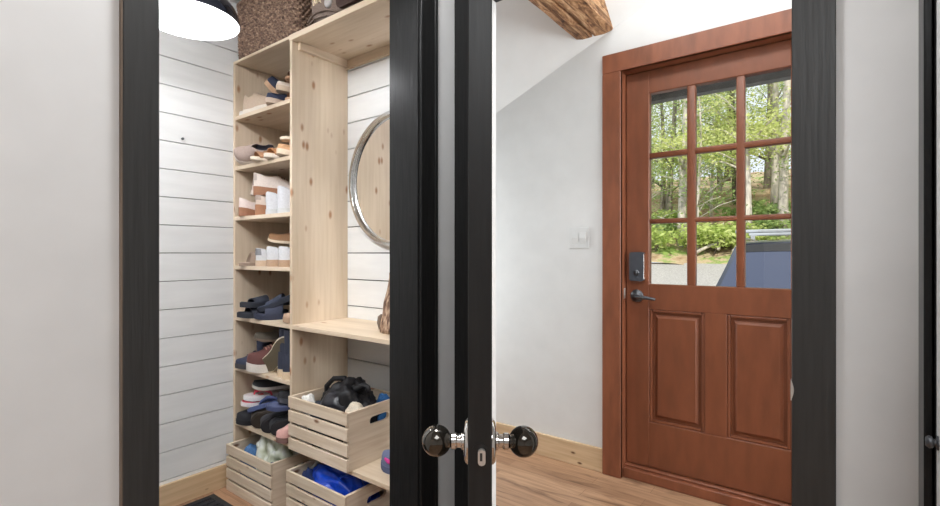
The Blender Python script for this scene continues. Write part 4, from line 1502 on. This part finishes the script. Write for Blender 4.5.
bark_m = [paint('bark_grey', srgb(142, 132, 120), 0.9, 0.3, 9, 0.3, stretch=(1, 1, 0.3)), paint('bark_pale', srgb(196, 188, 176), 0.85, 0.2, 8, 0.2, stretch=(1, 1, 0.3)), paint('bark_dark', srgb(92, 80, 68), 0.9, 0.3, 9, 0.3, stretch=(1, 1, 0.3))]

def leaves(rng, centres, n, size):
    c = centres[rng.integers(0, len(centres), n)]
    off = rng.normal(0, 1, (n, 3))
    p = c[:, :3] + off * c[:, 3:4] * np.array([1, 1, 0.45])
    a = rng.normal(0, 1, (n, 3))
    a[:, 2] *= 0.5
    a /= np.linalg.norm(a, axis=1)[:, None]
    b = np.cross(a, rng.normal(0, 1, (n, 3)))
    b /= np.linalg.norm(b, axis=1)[:, None]
    s = (size * rng.uniform(0.6, 1.3, n))[:, None]
    v = np.stack([p - a * s, p + b * s * 0.45, p + a * s, p - b * s * 0.45], 1).reshape(-1, 3)
    m = MB()
    m.v = [tuple(q) for q in v]
    m.f = [(4 * i, 4 * i + 1, 4 * i + 2, 4 * i + 3) for i in range(n)]
    return m

def tree_proto(seed, hgt, rad, bark, lm, nleaf, crown0=0.25, spread=1.6, size=0.11):
    rng = np.random.default_rng(seed)
    rnd = random.Random(seed)
    m = MB()
    lean = (rnd.uniform(-.05, .05), rnd.uniform(-.05, .05))
    P = lambda f: Vector((lean[0] * hgt * f + 0.12 * math.sin(f * 5 + seed), lean[1] * hgt * f + 0.12 * math.cos(f * 4 + seed), hgt * f))
    m.tube([P(i / 9) - Vector((0, 0, 0.3 if i == 0 else 0)) for i in range(10)], [rad * (1.25 if i == 0 else 1 - 0.85 * i / 9) for i in range(10)], 8)
    cen = []
    for k in range(26):
        f = rnd.uniform(crown0, 0.97)
        a = rnd.uniform(0, 2 * PI)
        ln = spread * (1.15 - 0.7 * f) * rnd.uniform(0.6, 1.2)
        p0 = P(f)
        p1 = p0 + Vector((math.cos(a) * ln * .5, math.sin(a) * ln * .5, ln * 0.30))
        p2 = p0 + Vector((math.cos(a) * ln, math.sin(a) * ln, ln * 0.45))
        m.tube([p0, p1, p2], [rad * 0.32 * (1.1 - f), rad * 0.2 * (1.1 - f), 0.008], 5)
        for q in (p1, p2, (p1 + p2) / 2):
            cen.append((q.x, q.y, q.z, rnd.uniform(0.28, 0.55)))
    tr = m.obj('trunk', bark, None, True)
    cr = leaves(rng, np.array(cen), nleaf, size).obj('crown', lm, None)
    return tr, cr

def stand(name, label, cat, group, proto, loc, rz, sc_=1.0, first=False):
    t = thing(name, label, cat, loc, rz, group)
    t.scale = (sc_, sc_, sc_)
    for p in proto:
        if p.parent is None:
            p.parent = t
        else:
            q = p.copy()
            COL.objects.link(q)
            q.parent = t
    return t
rnd = random.Random(21)
protos = [tree_proto(1, 9.0, 0.13, bark_m[0], leaf_m[0], 5200, 0.12, 1.7, 0.06), tree_proto(2, 11.0, 0.15, bark_m[1], leaf_m[1], 5200, 0.2, 1.7, 0.06),
          tree_proto(3, 10.0, 0.17, bark_m[2], leaf_m[0], 5200, 0.25, 1.7, 0.06), tree_proto(4, 6.0, 0.07, bark_m[1], leaf_m[2], 1900, 0.05, 1.1, 0.05)]
TL_ = ['grey-barked young tree in spring leaf on the hillside', 'pale-barked tall tree with lime leaves on the hillside', 'dark-trunked tall tree on the hillside behind the drive', 'slim leafy sapling at the edge of the driveway']
TG = ['grey-barked trees on the hillside', 'pale-barked trees on the hillside', 'dark-trunked trees on the hillside', 'saplings at the driveway edge']
spots = []
def free(x, y, dmin):
    return all((x - a) ** 2 + (y - b) ** 2 > dmin ** 2 for a, b in spots)
for x, y, kind in ((-4.0, 17.2, 1), (-2.62, 19.0, 1), (-1.55, 20.0, 1), (-1.15, 17.5, 1), (-5.0, 19.5, 0), (-3.1, 22.0, 2), (-3.35, 16.6, 3), (-0.2, 16.9, 3), (-5.2, 23.5, 0), (-4.2, 24.5, 3), (-2.2, 23.8, 0), (-3.6, 20.0, 3), (-2.07, 16.5, 1), (-5.4, 17.6, 3), (-1.0, 22.5, 3)):
    spots.append((x, y))
    stand('tree', TL_[kind], 'tree', TG[kind], protos[kind], (x, y, ground_h(x, y) - 0.1), x * 2.0, 1.0)
for (y0, y1, cnt, dm) in ((16.4, 18.5, 7, 1.8), (18.5, 22, 11, 1.9), (22, 27, 14, 2.1), (27, 38, 18, 2.4)):
    c = 0
    tries = 0
    while c < cnt and tries < 600:
        tries += 1
        y = rnd.uniform(y0, y1)
        x = rnd.uniform(-0.50 * y, 0.26 * y)
        if free(x, y, dm):
            spots.append((x, y))
            kind = 3 if y < 18 and rnd.random() < 0.6 else rnd.choice((0, 1, 1, 2))
            stand('tree', TL_[kind], 'tree', TG[kind], protos[kind], (x, y, ground_h(x, y) - 0.1), rnd.uniform(0, 6.28), rnd.uniform(0.8, 1.15))
            c += 1
# low bushes along the bank
def bush_proto(seed, lm, n=900):
    rng = np.random.default_rng(seed)
    rnd_ = random.Random(seed)
    cen = np.array([(rnd_.uniform(-.5, .5), rnd_.uniform(-.4, .4), rnd_.uniform(.15, .7), .2) for _ in range(10)])
    m = MB()
    for c in cen:
        m.tube([(c[0] * .2, c[1] * .2, -0.15), (c[0] * .7, c[1] * .7, c[2] * .6), (c[0], c[1], c[2])], [0.012, 0.009, 0.004], 5)
    return m.obj('stems', bark_m[2], None), leaves(rng, cen, n, 0.075).obj('foliage', lm, None)
bprot = [bush_proto(5, leaf_m[2]), bush_proto(6, leaf_m[0])]
BL = ['low dark green bush on the bank beyond the driveway', 'low yellow-green bush on the bank beyond the driveway']
for i in range(22):
    y = rnd.uniform(15.8, 19.0)
    x = rnd.uniform(-0.42 * y, 0.1 * y)
    kd = i % 2
    stand('bush', BL[kd], 'bush', ['dark green bushes on the bank', 'yellow-green bushes on the bank'][kd], bprot[kd], (x, y, ground_h(x, y) - 0.05), rnd.uniform(0, 6.28), rnd.uniform(0.7, 1.3))
# fallen branches on the bank
for i, (x, y, rz) in enumerate([(-2.9, 16.4, 0.4), (-2.1, 16.8, 1.2), (-3.4, 17.0, 2.4), (-2.5, 17.4, 0.1)]):
    m = MB()
    m.tube([(-0.8, 0, 0.0), (-0.2, 0.1, 0.15), (0.4, 0.0, 0.22), (1.0, 0.15, 0.5)], [0.06, 0.05, 0.04, 0.015], 7)
    m.tube([(0.1, 0.05, 0.18), (0.4, 0.4, 0.5), (0.6, 0.6, 0.9)], [0.035, 0.025, 0.008], 6)
    o = m.obj('fallen_branch', bark_m[1], None, True)
    o.location = (x, y, ground_h(x, y) + 0.08)
    o.rotation_euler = (0.0, -0.25, rz)
    tag(o, 'pale fallen branch lying on the bank beyond the driveway', 'branch', 'fallen branches on the bank')

# ------------------------------------------------------------------ car
car_paint = paint('car_dark_blue', srgb(40, 46, 60), 0.25, 0.02, 10, 0.0, 0.3, coat=1)
car_glass = paint('car_glass', srgb(36, 47, 76), 0.08, 0.0, 1, 0.0, 0.0, spec=0.8, coat=1)
car_trim = paint('car_black_trim', (0.015, 0.015, 0.016, 1), 0.5, 0.05, 40, 0.02)
car_light = paint('car_lamp_glass', srgb(206, 210, 214), 0.1, 0.02, 20, 0, 0.5)
ca = thing('car', 'dark blue estate car with roof bars parked outside the front door', 'car', (-0.48, 8.2, -0.35))
def car_ring(y, hw, zb, zt, ht, sh=0.0):
    """body section: half width hw at waist, zb floor, zt top, ht half width of top"""
    return [(-hw * .86, y, zb), (-hw * .97, y, zb + .10), (-hw, y, zb + (zt - zb) * .5), (-hw * .98, y, zb + (zt - zb) * .82), (-ht, y, zt - .01), (-ht * .5, y, zt + sh * .7), (0, y, zt + sh),
            (ht * .5, y, zt + sh * .7), (ht, y, zt - .01), (hw * .98, y, zb + (zt - zb) * .82), (hw, y, zb + (zt - zb) * .5), (hw * .97, y, zb + .10), (hw * .86, y, zb)]
m = MB()
m.loft([car_ring(-2.35, .70, .34, .66, .55), car_ring(-2.30, .82, .26, .78, .66, .01), car_ring(-2.0, .89, .22, .92, .76, .03), car_ring(-1.5, .91, .20, .99, .80, .03),
        car_ring(-1.15, .92, .20, 1.04, .80, .02), car_ring(0, .92, .20, 1.04, .80), car_ring(1.5, .92, .20, 1.05, .80), car_ring(2.15, .90, .24, 1.05, .78), car_ring(2.38, .84, .34, 0.98, .70)])
body = m.obj('body', car_paint, ca, angle=38)
# greenhouse
def gr(y, hb, zb, ht, zt):
    return [(-hb, y, zb), (-ht, y, zt), (-ht * .5, y, zt + .02), (0, y, zt + .028), (ht * .5, y, zt + .02), (ht, y, zt), (hb, y, zb)]
m = MB()
rings = [[(-.76, -1.45, 1.02), (-.58, -.74, 1.64), (-.3, -.755, 1.662), (0, -.76, 1.67), (.3, -.755, 1.662), (.58, -.74, 1.64), (.76, -1.45, 1.02)],
         gr(-.45, .80, 1.03, .60, 1.675), gr(.6, .80, 1.03, .60, 1.69), gr(1.6, .79, 1.03, .58, 1.66), [(-.76, 2.25, 1.03), (-.56, 1.95, 1.60), (-.28, 1.96, 1.62), (0, 1.965, 1.625), (.28, 1.96, 1.62), (.56, 1.95, 1.60), (.76, 2.25, 1.03)]]
m.loft(rings)
m.obj('cabin', car_paint, ca, angle=38)
# windscreen lies a little proud of the cabin
dn = Vector((0, -0.66, 0.75)).normalized() * 0.008
def ws(u, f):
    hb = .76 + (.58 - .76) * f
    y = -1.45 + .71 * f - 0.05 * (1 - u * u) * (0.6 + 0.4 * (1 - f))
    z = 1.02 + .62 * f + 0.022 * (1 - u * u) * f
    return (u * hb * 0.93, y + dn.y, z + dn.z)
m = MB()
m.grid([[ws(-1 + 2 * i / 16, 0.03 + 0.93 * j / 8) for i in range(17)] for j in range(9)])
wsc = m.obj('windscreen', car_glass, ca, True)
m = MB()
m.grid([[tuple(Vector(ws(-1 + 2 * i / 16, 0.80 + 0.16 * j / 2)) + dn * 0.4) for i in range(17)] for j in range(3)])
m.obj('shade_band', car_trim, wsc, True)
m = MB()
m.tube([(-0.5, -1.52, 1.04), (-0.1, -1.50, 1.06), (0.1, -1.47, 1.09)], 0.010, 6)
m.tube([(0.05, -1.54, 1.04), (0.4, -1.50, 1.06), (0.58, -1.45, 1.08)], 0.010, 6)
m.obj('wiper', car_trim, wsc, True)
for s in (-1, 1):
    for ya, yb in ((-1.02, -0.12), (-0.05, 0.9), (0.97, 1.75)):
        m = MB()
        za, zb2 = 1.07, 1.60
        def sd(y, z):
            f = (z - 1.03) / 0.65
            return (s * (.80 - .20 * f + 0.004), y, z)
        ytop = max(ya, -0.62) if ya < -0.5 else ya
        m.add([sd(ya, za), sd(yb, za), sd(yb if yb < 1.5 else 1.62, zb2), sd(ytop, zb2)], [(0, 1, 2, 3)])
        k0 = len(m.v)
        m.add([(p[0] - s * 0.012, p[1], p[2]) for p in m.v[:4]], [(0, 1, 2, 3)])
        m.f += [(0, 1, 5, 4), (1, 2, 6, 5), (2, 3, 7, 6), (3, 0, 4, 7)]
        m.obj('side_window', car_glass, ca)
    m = MB()
    m.tube([(s * .60, -0.55, 1.68), (s * .60, -0.45, 1.735), (s * .60, 1.45, 1.735), (s * .60, 1.6, 1.67)], 0.017, 8)
    m.obj('roof_rail', steel, ca, True)
    m = MB()
    m.box(min(s * .80, s * 1.0), max(s * .80, s * 1.0), -1.00, -0.90, 0.97, 1.07, 0.03, 2)
    m.obj('wing_mirror', car_paint, ca, angle=40)
    m = MB()
    m.box(min(s * .52, s * .82), max(s * .52, s * .82), -2.36, -2.20, 0.66, 0.80, 0.03, 2)
    m.obj('headlight', car_light, ca, angle=40)
    for y in (-1.45, 1.4):
        m = MB()
        m.lathe([(0.0, 0.0), (0.20, 0.0), (0.24, s * 0.01), (0.33, s * -0.01), (0.335, s * -0.10), (0.335, s * -0.15), (0.31, s * -0.20), (0.0, s * -0.20)], 28, 'x', (s * 0.925, y, 0.335))
        wh = m.obj('wheel', rubber, ca, angle=40)
        m = MB()
        for q in range(5):
            a = 2 * PI * q / 5
            m.tube([(s * 0.93, y, 0.335), (s * 0.932, y + 0.21 * math.cos(a), 0.335 + 0.21 * math.sin(a))], [0.03, 0.02], 6)
        m.lathe([(0.20, 0.0), (0.225, s * 0.012), (0.235, 0.0)], 28, 'x', (s * 0.927, y, 0.335))
        m.obj('rim', steel, wh, angle=40)
for y in (-0.35, 1.0):
    m = MB()
    m.box(-.66, .66, y - 0.035, y + 0.035, 1.80, 1.85, 0.015, 2)
    for s in (-1, 1):
        m.box(s * .60 - .03, s * .60 + .03, y - 0.04, y + 0.04, 1.72, 1.81, 0.008)
    m.obj('roof_bar', car_light, ca, angle=40)
m = MB()
for k in range(5):
    m.box(-.50, .50, -2.375, -2.33, 0.50 + k * 0.045, 0.525 + k * 0.045, 0.004)
m.obj('grille', car_trim, ca)
m = MB()
m.box(-.78, .78, -2.40, -2.28, 0.30, 0.44, 0.03, 2)
m.obj('bumper', car_trim, ca, angle=40)
